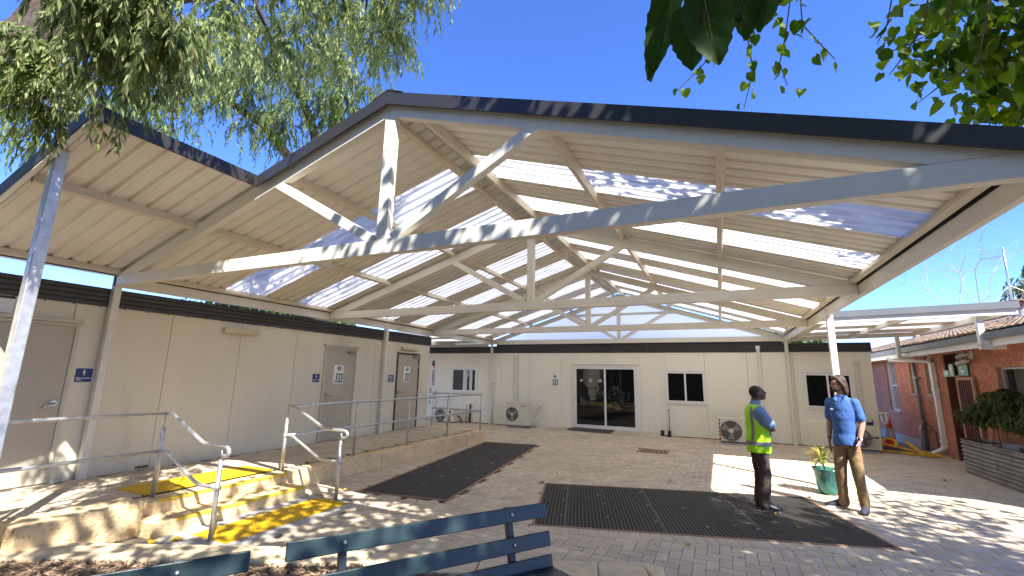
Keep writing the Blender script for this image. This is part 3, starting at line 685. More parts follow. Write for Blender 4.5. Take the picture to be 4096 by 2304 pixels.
# ------------------------------------------------------------------ left building
lb = thing('portable_building', (-9.4, 3.5, 0.28), 'long cream panelled portable building along the left with dark ribbed parapet', 'building')
XW = -7.86
MB().box(XW-3.0, XW-0.03, -4, 11.29, 0.2, 2.58).build('wall_core', 'charcoal', lb)
js = [-4, -2.87, -1.69, -0.51, 0.67, 1.85, 3.02, 4.23, 5.39, 6.59, 7.77, 8.96, 10.15, 11.315]
for a, b in zip(js[:-1], js[1:]):
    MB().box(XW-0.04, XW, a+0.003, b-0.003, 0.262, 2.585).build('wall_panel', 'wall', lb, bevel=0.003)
MB().box(XW-3.0, XW-0.041, 11.29, 11.315, 0.1, 2.585).build('end_wall', 'wall', lb)
def ribband(L0, L1, fx, parent, name='parapet', m='band'):
    prof = []
    z0, z1 = 2.578, 2.842; n = 4; h = (z1-z0)/n
    for i in range(n):
        prof += [(0.018, z0+i*h), (0.03, z0+i*h+0.012), (0.03, z0+(i+1)*h-0.014), (0.018, z0+(i+1)*h-0.004)]
    prof += [(-0.03, z1), (-0.03, z0)]
    k = MB().prism(prof, lambda d, z: fx(d, L0, z), lambda d, z: fx(d, L1, z)); k.build(name, m, parent, fix=True)
for a, b in ((-4, 3.40), (3.404, 7.02), (7.024, 11.33)):
    ribband(a, b, lambda d, l, z: (XW+d, l, z), lb)
MB().box(XW-3.0, XW-0.03, -4, 11.3, 2.585, 2.80).build('roof', 'zincroof', lb)
for yy in np.arange(-0.2, 11.2, 0.29):
    MB().lathe([(0.011,0),(0.009,0.006),(0,0.007)], (XW+0.001, yy, 2.570), 6, 'x').build('screw', 'darkframe', lb)
def door_left(y0, y1, zb, ztop_, frame, hinge, wide=0.05):
    d = MB().box(XW+0.002, XW+0.016, y0+wide, y1-wide, zb, ztop_-wide).build('door', 'door', lb, bevel=0.003)
    for a, b, c, e in ((y0, y0+wide, zb, ztop_), (y1-wide, y1, zb, ztop_), (y0+wide, y1-wide, ztop_-wide, ztop_)):
        MB().box(XW+0.003, XW+0.03, a+0.002, b-0.002, c, e).build('door_frame', frame, d, bevel=0.003)
    s = y0+wide+0.07
    k = MB().lathe([(0.0,0.0),(0.036,0.0),(0.036,0.012),(0,0.012)], (XW+0.016, s, 1.25), 16, 'x'); k.build('handle_rose', 'chrome', d, smooth=False)
    MB().tube([(XW+0.03,s,1.25),(XW+0.065,s,1.25),(XW+0.07,s+0.03,1.245),(XW+0.068,s+0.13,1.225)], 0.011, 8).build('lever_handle', 'chrome', d, smooth=True)
    if hinge:
        MB().box(XW+0.02, XW+0.065, y1-0.30, y1-0.08, ztop_-0.125, ztop_-0.065).build('door_closer', 'clip', d, bevel=0.008)
        MB().tube([(XW+0.05,y1-0.25,ztop_-0.06),(XW+0.09,y1-0.12,ztop_-0.04),(XW+0.03,y1-0.06,ztop_-0.03)], 0.008, 6).build('closer_arm', 'zinc', d)
        for z in (0.55, 1.25, 1.95): MB().box(XW+0.03, XW+0.04, y1-wide-0.01, y1-wide+0.01, z-.05, z+.05).build('hinge', 'zinc', d)
    return d
d2 = door_left(7.34, 8.31, 0.285, 2.29, 'frame', True)
MB().box(XW+0.001, XW+0.05, 7.31, 8.35, 2.295, 2.345).build('weather_bar', 'frame', lb, bevel=0.004)
d3 = door_left(9.81, 10.81, 0.285, 2.30, 'darkframe', True, 0.045)
MB().box(XW+0.001, XW+0.04, 9.79, 10.83, 2.303, 2.345).build('weather_bar', 'wall', lb, bevel=0.004)
d = MB().box(XW+0.002, XW+0.016, 1.3, 3.055, 0.285, 2.258).build('door', 'door', lb, bevel=0.003)
MB().box(XW+0.003, XW+0.028, 3.058, 3.10, 0.285, 2.30).build('door_frame', 'frame', d, bevel=0.003)
MB().box(XW+0.003, XW+0.028, 1.2, 3.056, 2.262, 2.30).build('door_frame', 'frame', d, bevel=0.003)
MB().box(XW+0.001, XW+0.06, 1.2, 3.125, 2.305, 2.352).build('weather_bar', 'frame', d, bevel=0.004)
MB().lathe([(0,0),(0.036,0),(0.036,0.012),(0,0.012)], (XW+0.016, 2.985, 1.268), 16, 'x').build('handle_rose', 'chrome', d)
MB().tube([(XW+0.03,2.985,1.268),(XW+0.06,2.985,1.268),(XW+0.065,2.95,1.25),(XW+0.06,2.87,1.215)], 0.012, 8).build('lever_handle', 'chrome', d, smooth=True)
for i in range(8): MB().box(XW+0.001, XW+0.006, 3.62+i*0.0, 3.625, 0.3, 0.31) if 0 else None
# corner trim with rivets at the far end
for z in np.arange(0.45, 2.5, 0.24): MB().lathe([(0.008,0),(0.006,0.004),(0,0.005)], (XW, 11.24, z), 8, 'x').build('rivet', 'frame', lb)

# ------------------------------------------------------------------ back building
YB = 15.26
bb = thing('portable_classroom', (-3.4, 16.5, 0), 'long cream panelled portable building across the back with sliding door', 'building')
MB().box(-12, 3.74, YB+0.03, YB+3.2, -0.05, 2.58).build('wall_core', 'charcoal', bb)
js = [-12, -10.56, -9.53, -8.37, -7.39, -6.23, -5.05, -4.66, -3.50, -2.36, -1.58, -0.41, 0.76, 1.94, 3.02, 3.77]
for a, b in zip(js[:-1], js[1:]):
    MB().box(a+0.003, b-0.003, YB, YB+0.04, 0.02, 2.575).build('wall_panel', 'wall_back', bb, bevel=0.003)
for a, b in ((-12, -7.45), (-7.446, -2.1), (-2.096, 3.80)):
    ribband(a, b, lambda d, l, z: (l, YB-d, z-0.006), bb)
MB().box(-12, 3.76, YB+0.03, YB+3.2, 2.58, 2.79).build('roof', 'zincroof', bb)
MB().box(-7.6, 1.7, YB+0.006, YB+0.026, 2.75, 2.905).build('bright_gap_cover', 'band', bb)  # dark strip added to hide the bright sky gap under the last truss
MB().box(3.742, 3.77, YB+0.041, YB+3.2, -0.05, 2.575).build('end_wall', 'wall_back', bb)
for a, b in ((-12, -5.7), (-2.0, 3.74)): MB().box(a, b, YB+0.004, YB+0.03, -0.06, 0.0195).build('base_rail', 'red', bb)
for x in (-7.95, -4.86, -2.18, -1.94, 0.62, 3.6):
    k = MB()
    for z in np.arange(0.12, 2.5, 0.2): k.lathe([(0.007,0),(0.005,-0.004),(0,-0.005)], (x, YB, z), 6, 'y')
    k.build('rivet_row', 'frame', bb)
def slider(x0, x1, z0, z1, name, fw=0.05, split=None, blind=False, sashm='glass'):
    w = MB().box(x0+0.01, x1-0.01, YB-0.006, YB-0.002, z0+0.01, z1-0.01).build(name, 'charcoal', bb)
    for a, b, c, e in ((x0, x0+fw, z0, z1), (x1-fw, x1, z0, z1), (x0+fw, x1-fw, z0, z0+fw), (x0+fw, x1-fw, z1-fw, z1)):
        MB().box(a, b, YB-0.035, YB-0.001, c+0.001, e-0.001).build('frame', 'white', w, bevel=0.004)
    xm = (x0+x1)/2 if split is None else split; sw = fw*1.05
    for a, b, yy in ((x0+fw+0.002, xm+sw*.5, -0.028), (xm-sw*.5, x1-fw-0.002, -0.018)):
        first = yy == -0.028
        for p, q_, r_, s_ in ((a, a+sw, z0+fw, z1-fw), (b-sw, b, z0+fw, z1-fw), (a+sw, b-sw, z0+fw, z0+fw+sw), (a+sw, b-sw, z1-fw-sw, z1-fw)):
            if (not first) and p == a: continue
            MB().box(p, q_, YB+yy-0.008, YB+yy+0.008, r_+0.002, s_-0.002).build('sash', 'white', w, bevel=0.003)
        if blind and not first:
            MB().poly([(a, YB-0.012, z0+fw), (b, YB-0.012, z0+fw), (b, YB-0.012, z1-fw), (a, YB-0.012, z1-fw)]).build('pane', 'glass', w)
            for s0, s1 in ((0.0, 0.13), (0.24, 0.36)):
                MB().box(a+s0+0.03, a+s1+0.03, YB-0.0165, YB-0.0145, z0+fw+0.03, z1-fw-0.03).build('blind_panel', 'blind', w)
        else:
            MB().poly([(a+0.01, YB+yy+0.003, z0+fw), (b-0.01, YB+yy+0.003, z0+fw), (b-0.01, YB+yy+0.003, z1-fw), (a+0.01, YB+yy+0.003, z1-fw)]).build('pane', 'brownglass' if (blind and first) else sashm, w)
    return w
slider(-9.53, -8.36, 1.075, 2.035, 'window', blind=True)
slider(-1.605, -0.385, 0.985, 2.02, 'window')
slider(2.115, 3.325, 0.985, 2.02, 'window')
sd_ = slider(-4.61, -2.43, 0.075, 2.145, 'sliding_door', fw=0.06, split=-3.505)
MB().box(-4.64, -2.40, YB-0.045, YB-0.001, 2.148, 2.175).build('head_flashing', 'frame', bb)
for x, m in ((-4.31,'signblue'), (-4.0,'yellow'), (-3.67,'yellow')):
    MB().lathe([(0,0),(0.055,0),(0.055,-0.002),(0,-0.002)], (x, YB-0.0275, 1.64), 16, 'y').build('glass_sticker', 'signwhite' if m != 'signblue' else m, sd_)
    MB().lathe([(0,0),(0.034,0),(0.034,-0.002),(0,-0.002)], (x, YB-0.030, 1.64), 16, 'y').build('sticker_mark', 'blackpaint' if m != 'signblue' else 'signwhite', sd_)
MB().box(-4.565, -4.545, YB-0.06, YB-0.037, 0.98, 1.12).build('pull_handle', 'zinc', sd_, bevel=0.004)
# conduit covers and downpipes on the back wall
def pipe(x0, x1, z0, z1, label, m='acbody', dep=0.06, name='conduit_cover'):
    t = thing(name, ((x0+x1)/2, YB-dep/2, z0), label, 'pipe')
    MB().box(x0, x1, YB-dep, YB-0.001, z0, z1).build('channel', m, t, bevel=0.012, seg=3)
    MB().box(x0-0.012, x1+0.012, YB-dep-0.012, YB-0.0015, z1-0.11, z1+0.012).build('cap', m, t, bevel=0.012, seg=3)
pipe(-6.84, -6.68, 0.80, 2.48, 'wide cream conduit cover rising above the air conditioner left of the sliding door')
pipe(1.03, 1.12, 0.02, 2.75, 'narrow cream downpipe on the back wall behind the man in the vest', 'steel')
pipe(3.37, 3.46, 0.70, 2.29, 'cream conduit cover above the air conditioner at the end of the back building')
t = thing('corner_downpipe', (-7.68, YB-.05, 0), 'slim white corner downpipe beside the back left column', 'pipe')
MB().tube([(-7.67,YB-0.03,2.55),(-7.67,YB-0.05,2.48),(-7.685,YB-0.04,1.5),(-7.70,YB-0.04,0.0)], 0.035, 10).build('pipe_run', 'white', t, smooth=True)
MB().box(-7.735, -7.62, YB-0.085, YB-0.001, 1.44, 1.47).build('strap', 'frame', t)
t = thing('water_pipes', (-9.5, YB-.05, 0), 'thin white water pipe with tap on the back wall above the left air conditioner', 'pipe')
MB().tube([(-9.28,YB-0.03,0.83),(-10.14,YB-0.03,0.80),(-10.19,YB-0.03,0.76),(-10.2,YB-0.03,0.05)], 0.014, 8).build('pipe_run', 'white', t, smooth=True)
MB().tube([(-10.2,YB-0.03,0.8),(-10.2,YB-0.03,1.17)], 0.012, 8).build('pipe_run', 'printgrey', t, smooth=True)
MB().tube([(-9.62,YB-0.02,0.72),(-9.62,YB-0.09,0.70),(-9.62,YB-0.10,0.62)], 0.016, 8).build('tap', 'zinc', t, smooth=True)
t = thing('waste_pipes', (-8.68, YB-.05, 0), 'three short upright waste pipes at the foot of the back wall', 'pipe')
for x, m, r, h in ((-8.77,'printgrey',.012,.64), (-8.70,'white',.03,.62), (-8.60,'blackpaint',.03,.68)):
    MB().tube([(x,YB-0.05,-0.04),(x,YB-0.05,h)], r, 10).build('pipe_run', m, t, smooth=True)

# ------------------------------------------------------------------ brick building
XB = 5.0
br = thing('brick_building', (7.5, 14, 0), 'red brick building on the right with tiled roof and barred windows', 'building')
OPEN = [(17.95, 18.82, 0.90, 2.46), (16.28, 16.76, 1.48, 2.46), (15.14, 15.62, 1.48, 2.46), (13.65, 14.48, 0.0, 2.46), (10.6, 12.20, 1.03, 2.09)]
def hole(y0, y1, z0, z1):
    return any(y0 < b-0.02 and y1 > a+0.02 and z0 < d-0.03 and z1 > c+0.02 for a, b, c, d in OPEN)
def wallgrid(ylo, yhi, zlo, zhi, x0, x1, m, name):
    ysl = sorted({ylo, yhi, *[v for o in OPEN for v in o[:2] if ylo < v < yhi]}); zsl = sorted({zlo, zhi, *[v for o in OPEN for v in o[2:] if zlo < v < zhi]})
    k = MB()
    for a, b in zip(ysl[:-1], ysl[1:]):
        for c, d in zip(zsl[:-1], zsl[1:]):
            if any(o[0] <= (a+b)/2 <= o[1] and o[2] <= (c+d)/2 <= o[3] for o in OPEN): continue
            k.box(x0, x1, a, b, c, d)
    return k.build(name, m, br)
wallgrid(8.6, 27, -0.05, 2.52, XB+0.004, XB+0.24, 'mortar', 'wall_backing')
bl, bh = 0.231, 0.077
bme = MB().box(-0.008, 0.05, -bl/2, bl/2, -bh/2, bh/2).mesh('brick', 'brick')
bs = []; cut = []
for r_ in range(29):
    z = 0.02+0.043+r_*0.0865
    for i in range(60):
        y = 9.6+i*0.2415+(0.12 if r_ % 2 else 0)
        if y > 22.5: continue
        if hole(y-bl/2, y+bl/2, z-bh/2, z+bh/2):
            for a, b, c, d in OPEN:
                if z-bh/2 < d-0.03 and z+bh/2 > c+0.02:
                    if y-bl/2 < a-0.03 < y+bl/2: cut.append((y-bl/2, a-0.002, z))
                    elif y-bl/2 < b+0.03 < y+bl/2: cut.append((b+0.002, y+bl/2, z))
            continue
        bs.append((y, z))
bs.sort(key=lambda p: p[0] if p[0] > 11 and not (9 < p[0] < 13 and p[1] < 1.1) else p[0]+30)
for y, z in bs[:300]: link('brick', bme, br, (XB, y, z))
k = MB()
for a, b, z in cut: k.box(XB-0.008, XB+0.09, a, b, z-bh/2, z+bh/2)
for y, z in bs[300:]: k.box(XB-0.008, XB+0.05, y-bl/2, y+bl/2, z-bh/2, z+bh/2)
k.build('distant_bricks', 'brick', br, kind='stuff')
MB().box(XB-0.03, XB-0.009, 15.9, 26, -0.05, 0.21).build('plinth', 'concrete', br)
# windows in the brick wall
def brick_window(y0, y1, z0, z1, bars, big=False):
    w = MB().box(XB+0.12, XB+0.125, y0, y1, z0, z1).build('window', 'glass' if not big else 'glass', br)
    fw = 0.045
    for a, b, c, d in ((y0, y0+fw, z0, z1), (y1-fw, y1, z0, z1), (y0+fw, y1-fw, z0, z0+fw), (y0+fw, y1-fw, z1-fw, z1)):
        MB().box(XB+0.07, XB+0.118, a, b, c+.001, d-.001).build('frame', 'white' if not big else 'alu', w)
    MB().box(XB-0.04, XB+0.07, y0-0.03, y1+0.03, z0-0.06, z0-0.003).build('sill', 'concrete' if not big else 'mortar', w, bevel=0.006)
    if big:
        ym = 11.42
        MB().box(XB+0.072, XB+0.116, ym-0.03, ym+0.03, z0+fw, z1-fw).build('mullion', 'alu', w)
    else:
        MB().box(XB+0.075, XB+0.116, y0+fw, y1-fw, (z0+z1)/2-.02, (z0+z1)/2+.02).build('rail', 'white', w)
        n = max(2, int((y1-y0)/0.14))
        for i in range(n):
            y = y0+(y1-y0)*(i+0.7)/(n+0.4)
            MB().box(XB+0.03, XB+0.045, y-0.008, y+0.008, z0+0.03, z1-0.03).build('security_bar', 'white', w)
for i, (a, b, c, d) in enumerate(OPEN[:3]): brick_window(a, b, c, d, True)
brick_window(*OPEN[4], False, True)
# doorway with transom bars
for y0, y1 in ((13.652, 13.69), (14.44, 14.478)): MB().box(XB+0.0, XB+0.16, y0, y1, 0, 2.46).build('door_jamb', 'darkred', br)
MB().box(XB+0.16, XB+0.20, 13.65, 14.48, 0, 1.92).build('door', 'darkred', br)
MB().box(XB+0.17, XB+0.18, 13.65, 14.48, 1.95, 2.46).build('transom_pane', 'dark', br)
MB().box(XB+0.02, XB+0.15, 13.65, 14.48, 1.915, 1.96).build('transom_rail', 'mortar', br)
for i in range(6):
    y = 13.70+i*0.145; MB().box(XB+0.10, XB+0.125, y-0.012, y+0.012, 1.965, 2.46).build('transom_bar', 'darkred', br)
# eave: soffit, fascia, gutter
MB().box(4.47, XB+0.25, 8.4, 27, 2.50, 2.53).build('soffit', 'white', br)
MB().box(4.44, 4.468, 8.4, 27, 2.415, 2.545).build('fascia_board', 'white', br, bevel=0.004)
prof = [(4.436, 2.53), (4.33, 2.53), (4.315, 2.645), (4.33, 2.65), (4.345, 2.545), (4.436, 2.545)]
MB().prism(prof, lambda x, z: (x, 8.4, z), lambda x, z: (x, 27, z)).build('gutter', 'gutter', br, fix=True)
MB().box(4.46, 4.50, 8.4, 27, 2.545, 2.66).build('eave_board', 'gutter', br)
# tiled roof
RX, RZ = 8.45, 3.86; EX, EZ = 4.38, 2.665; rs = (RZ-EZ)/(RX-EX)
MB().add([(EX+.05, 8.4, EZ-0.012), (RX, 8.4, RZ-0.012), (RX, 27, RZ-0.012), (EX+.05, 27, EZ-0.012)], [(0,1,2,3)]).build('roof_underlay', 'darkred', br)
MB().add([(RX, 8.4, RZ-0.012), (12.6, 8.4, EZ), (12.6, 27, EZ), (RX, 27, RZ-0.012)], [(0,1,2,3)]).build('roof_far_slope', 'tile', br)
TW, TL = 0.215, 0.33
def tile_unit():
    v = []; k = 7
    for s_, lift in ((0, 0.028), (TL*1.06, 0.004)):
        for i in range(k):
            u = i/(k-1); v.append((s_, -TW/2+TW*u, lift+0.024*(0.5-0.5*math.cos(2*math.pi*u))))
    for i in range(k): v.append((0, v[i][1], v[i][2]-0.022))
    f = [(i, i+1, k+i+1, k+i) for i in range(k-1)]+[(2*k+i, 2*k+i+1, i+1, i) for i in range(k-1)]
    return v, f
tv, tf = tile_unit(); ta = math.atan(rs)
rot = Matrix.Rotation(-ta, 3, 'Y'); tv = [tuple(rot @ Vector(p)) for p in tv]
tme = bpy.data.meshes.new('roof_tile'); tme.from_pydata(tv, [], tf); tme.materials.append(M['tile'])
ts = []
for i in range(86):
    for j in range(13):
        d = j*TL*0.985; ts.append((EX+d*math.cos(ta), 9.2+i*TW, EZ+d*math.sin(ta)+random.uniform(-.004,.006)))
ts.sort(key=lambda p: (p[1]-11.5)**2*0.4+(p[0]-4.4)**2*2 if p[1] > 11.6 else 900)
for p in ts[:300]: link('roof_tile', tme, br, p)
k = MB()
for p in ts[300:]: k.add([(q[0]+p[0], q[1]+p[1], q[2]+p[2]) for q in tv], tf)
k.build('distant_tiles', 'tile', br, kind='stuff')
MB().tube([(RX, 8.4, RZ+0.0), (RX, 27, RZ+0.0)], 0.11, 8).build('ridge_capping', 'tile', br)
# downpipes on the brick wall
t = thing('grey_downpipe', (4.95, 16.1, 0), 'slim round grey downpipe between the barred windows of the brick wall', 'pipe')
MB().tube([(4.93,16.2,2.5),(4.93,16.02,0.0)], 0.042, 10).build('pipe_run', 'gutter', t, smooth=True)
for z in (0.75, 1.9): MB().box(4.89, 4.99, 15.95, 16.30, z-0.012, z+0.012).build('strap', 'gutter', t)
t = thing('white_downpipe', (4.9, 15.0, 0), 'square white downpipe with angled foot on the brick wall', 'pipe')
MB().tube([(4.42,16.35,2.44),(4.44,16.3,2.40),(4.92,15.06,2.30),(4.94,15.02,2.24)], 0.04, 4).build('swan_neck', 'white', t)
MB().box(4.885, 4.985, 14.93, 15.03, 0.2, 2.28).build('pipe_run', 'white', t, bevel=0.008)
MB().tube([(4.935,14.98,0.24),(4.90,15.0,0.16),(4.72,15.10,0.03)], 0.058, 4).build('angled_foot', 'white', t)
for z in (0.35, 1.6): MB().box(4.87, 4.995, 14.90, 15.06, z-0.02, z+0.02).build('strap', 'white', t)
t = thing('short_vent_pipe', (4.93, 16.34, 0), 'short white vent pipe with bent top at the foot of the brick wall', 'pipe')
MB().tube([(4.93,16.37,0),(4.93,16.33,0.56),(4.94,16.31,0.60),(4.98,16.29,0.61)], 0.035, 10).build('pipe_run', 'white', t, smooth=True)
t = thing('garden_tap', (4.95, 15.6, 0.5), 'small dark garden tap on a thin pipe on the brick wall', 'tap')
MB().tube([(4.97,15.45,0),(4.97,15.5,0.55),(4.94,15.55,0.58),(4.90,15.62,0.55),(4.88,15.66,0.46)], 0.014, 8).build('pipe_run', 'twig', t, smooth=True)
MB().tube([(4.93,15.60,0.57),(4.93,15.60,0.66)], 0.012, 6).build('spindle', 'twig', t); MB().box(4.92,4.94,15.55,15.65,0.655,0.67).build('tap_handle', 'twig', t)
t = thing('eave_light', (4.75, 14.6, 2.46), 'flat white light fitting under the brick eave', 'light'); MB().box(4.6, 4.78, 14.55, 15.15, 2.43, 2.50).build('diffuser', 'white', t, bevel=0.02)
t = thing('flood_lamp', (4.9, 13.1, 2.35), 'twin brass coloured flood lamp under the brick eave beside the doorway', 'light')
MB().box(4.96, 4.995, 12.95, 13.15, 2.28, 2.46).build('mount', 'frame', t, bevel=0.01)
for y, z in ((13.25, 2.36), (13.32, 2.22)):
    MB().tube([(4.95,13.05,z+0.03),(4.9,13.15,z+0.02),(4.86,y+0.05,z-0.03)], [0.02,0.05,0.065], 10).build('lamp_head', 'alu', t, smooth=True)
# open barred security door
t = thing('security_door', (4.85, 13.3, 0), 'open brown barred security door folded back against the brick wall', 'door')
for y0, y1, z0, z1 in ((12.98,13.03,0.05,1.90),(13.68,13.73,0.05,1.90),(13.031,13.679,1.84,1.90),(13.031,13.679,0.05,0.11)):
    MB().box(4.90, 4.935, y0, y1, z0, z1).build('frame_bar', 'mortar', t)
for i in range(7):
    y = 13.07+i*0.095; MB().box(4.905, 4.93, y-0.022, y+0.022, 0.111, 1.839).build('slat', 'darkred', t)
# green first aid signs
def aed():
    t = thing('defibrillator_sign', (4.98, 13.45, 2.07), 'square green sign with letters AED and a white heart beside the doorway', 'sign')
    MB().box(4.955, 4.975, 13.24, 13.68, 1.94, 2.19).build('sign_plate', 'aedgreen', t)
    text(t, 'lettering', 'AED', 0.085, (4.953, 13.60, 2.085), (0,-1,0), (0,0,1), 'signwhite', bold=0.002)
    pts = []
    for i in range(40):
        g = 2*math.pi*i/40; pts.append((16*math.sin(g)**3, 13*math.cos(g)-5*math.cos(2*g)-2*math.cos(3*g)-math.cos(4*g)))
    MB().poly([(4.953, 13.49-x*0.0052, 2.03+z*0.0036) for x, z in pts]).build('heart_symbol', 'signwhite', t)
    MB().poly([(4.951, 13.49-x, 2.03+z) for x, z in ((0.005,.03),(-0.02,-.004),(-.002,-.002),(-.012,-.035),(.02,.006),(.002,.004))]).build('bolt_symbol', 'aedgreen', t)
    MB().poly([(4.953, 13.33-x, 2.155+z) for x, z in ((-.01,.03),(.01,.03),(.01,.01),(.03,.01),(.03,-.01),(.01,-.01),(.01,-.03),(-.01,-.03),(-.01,-.01),(-.03,-.01),(-.03,.01),(-.01,.01))]).build('cross_symbol', 'signwhite', t)
aed()
t = thing('first_aid_sign', (4.98, 14.03, 2.07), 'narrow pale green sign with a white cross above the doorway', 'sign')
MB().box(4.955, 4.975, 13.93, 14.13, 1.93, 2.21).build('sign_plate', 'palegreen', t)
MB().poly([(4.953, 14.03-x, 2.09+z) for x, z in ((-.022,.08),(.022,.08),(.022,.03),(.065,.03),(.065,-.02),(.022,-.02),(.022,-.08),(-.022,-.08),(-.022,-.02),(-.065,-.02),(-.065,.03),(-.022,.03))]).build('cross_symbol', 'signwhite', t)
t = thing('exit_direction_sign', (4.98, 14.33, 1.99), 'small pale green direction sign left of the white cross', 'sign')
MB().box(4.955, 4.975, 14.20, 14.46, 1.92, 2.07).build('sign_plate', 'palegreen', t)
MB().poly([(4.953, 14.33-x, 1.995+z) for x, z in ((.02,.05),(.09,0),(.02,-.05),(.02,-.015),(-.09,-.02),(-.09,.02),(.02,.015))]).build('arrow_symbol', 'signwhite', t)
# roof flue, antenna
t = thing('roof_flue', (7.0, 15.5, 3.4), 'weathered red and grey metal flue with flat cap on the tiled roof', 'flue')
MB().lathe([(0.17,3.35),(0.16,3.45),(0.15,3.55),(0.19,3.78),(0.19,3.80),(0,3.8)], (7.0,15.5,0), 16).build('cowl', mat('weathered_flue', (0.42,0.40,0.38), 0.6, metal=0.3, c2=(0.25,0.06,0.04), c2scale=6), t, smooth=True)
MB().lathe([(0,3.84),(0.29,3.82),(0.29,3.85),(0,3.90)], (7.0,15.5,0), 18).build('cap', 'rust', t)
t = thing('antenna_mast', (8.87, 20.0, 3.7), 'thin metal mast with grid antenna and guy wires on the tiled roof', 'antenna')
MB().tube([(8.87,20.0,3.7),(8.85,19.9,5.0),(8.80,19.75,6.25)], [.04,.035,.025], 8).build('mast', 'zinc', t, smooth=True)
MB().tube([(8.80,19.75,6.25),(8.78,19.7,7.25)], 0.008, 5).build('whip', 'zinc', t)
MB().tube([(8.80,19.75,5.95),(8.25,19.95,5.9)], 0.022, 6).build('boom', 'zinc', t)
for i in range(14):
    a = i/13; MB().tube([(8.72-a*0.42,19.8+a*.1,6.22-0.0*a),(8.70-a*0.38,19.8+a*.1,5.62)], 0.006, 4).build('grid_wire', 'zinc', t)
for p in ((7.2,18.2,3.55),(8.9,22.5,3.8),(10.5,19.0,3.5)): MB().tube([(8.86,19.95,5.0),p], 0.006, 4).build('guy_wire', 'zinc', t)

# ------------------------------------------------------------------ corrugated planter with shrub
pl = thing('corrugated_planter', (4.7, 11.5, 0), 'raised garden bed of weathered brown corrugated steel in front of the brick wall', 'planter')
path = []
x0, x1, y0, y1, rr = 4.40, 4.93, 7.6, 12.74, 0.24
for cx, cy, a0 in ((x0+rr, y1-rr, 180), (x1-rr, y1-rr, 90), (x1-rr, y0+rr, 0), (x0+rr, y0+rr, -90)):
    for i in range(7):
        g = R(a0-i*15); path.append((cx+rr*math.cos(g), cy+rr*math.sin(g), math.cos(g), math.sin(g)))
path.append(path[0]); full = []
for a, b in zip(path[:-1], path[1:]):
    n = max(1, int(math.hypot(a[0]-b[0], a[1]-b[1])/0.25))
    for i in range(n): full.append(tuple(a[j]+(b[j]-a[j])*i/n for j in range(4)))
k = MB(); nr = 66; H = 0.66; n = len(full)
for j in range(nr+1):
    z = H*j/nr; w = 0.014*math.cos(2*math.pi*z/0.0755)
    for x, y, nx_, ny_ in full: k.v.append((x+nx_*w, y+ny_*w, z-0.02))
for j in range(nr):
    for i in range(n): k.f.append((j*n+i, j*n+(i+1)%n, (j+1)*n+(i+1)%n, (j+1)*n+i))
k.build('corrugated_wall', 'corten', pl, smooth=True)
MB().tube([(x, y, 0.645) for x, y, _, _ in full]+[(full[0][0], full[0][1], 0.645)], 0.014, 6, caps=False).build('rim', 'corten', pl, smooth=True)
MB().poly([(x, y, 0.55) for x, y, _, _ in reversed(full)]).build('soil', 'mulch', pl, fix=True)
t = thing('styrofoam_tray', (4.62, 10.9, 0.6), 'small grey box lying on the edge of the corrugated planter', 'box')
MB().box(4.50, 4.72, 10.75, 11.25, 0.60, 0.71).build('box_body', 'gutter', t, bevel=0.008); MB().box(4.52, 4.70, 10.78, 11.22, 0.711, 0.715).build('box_rim', 'printgrey', t)

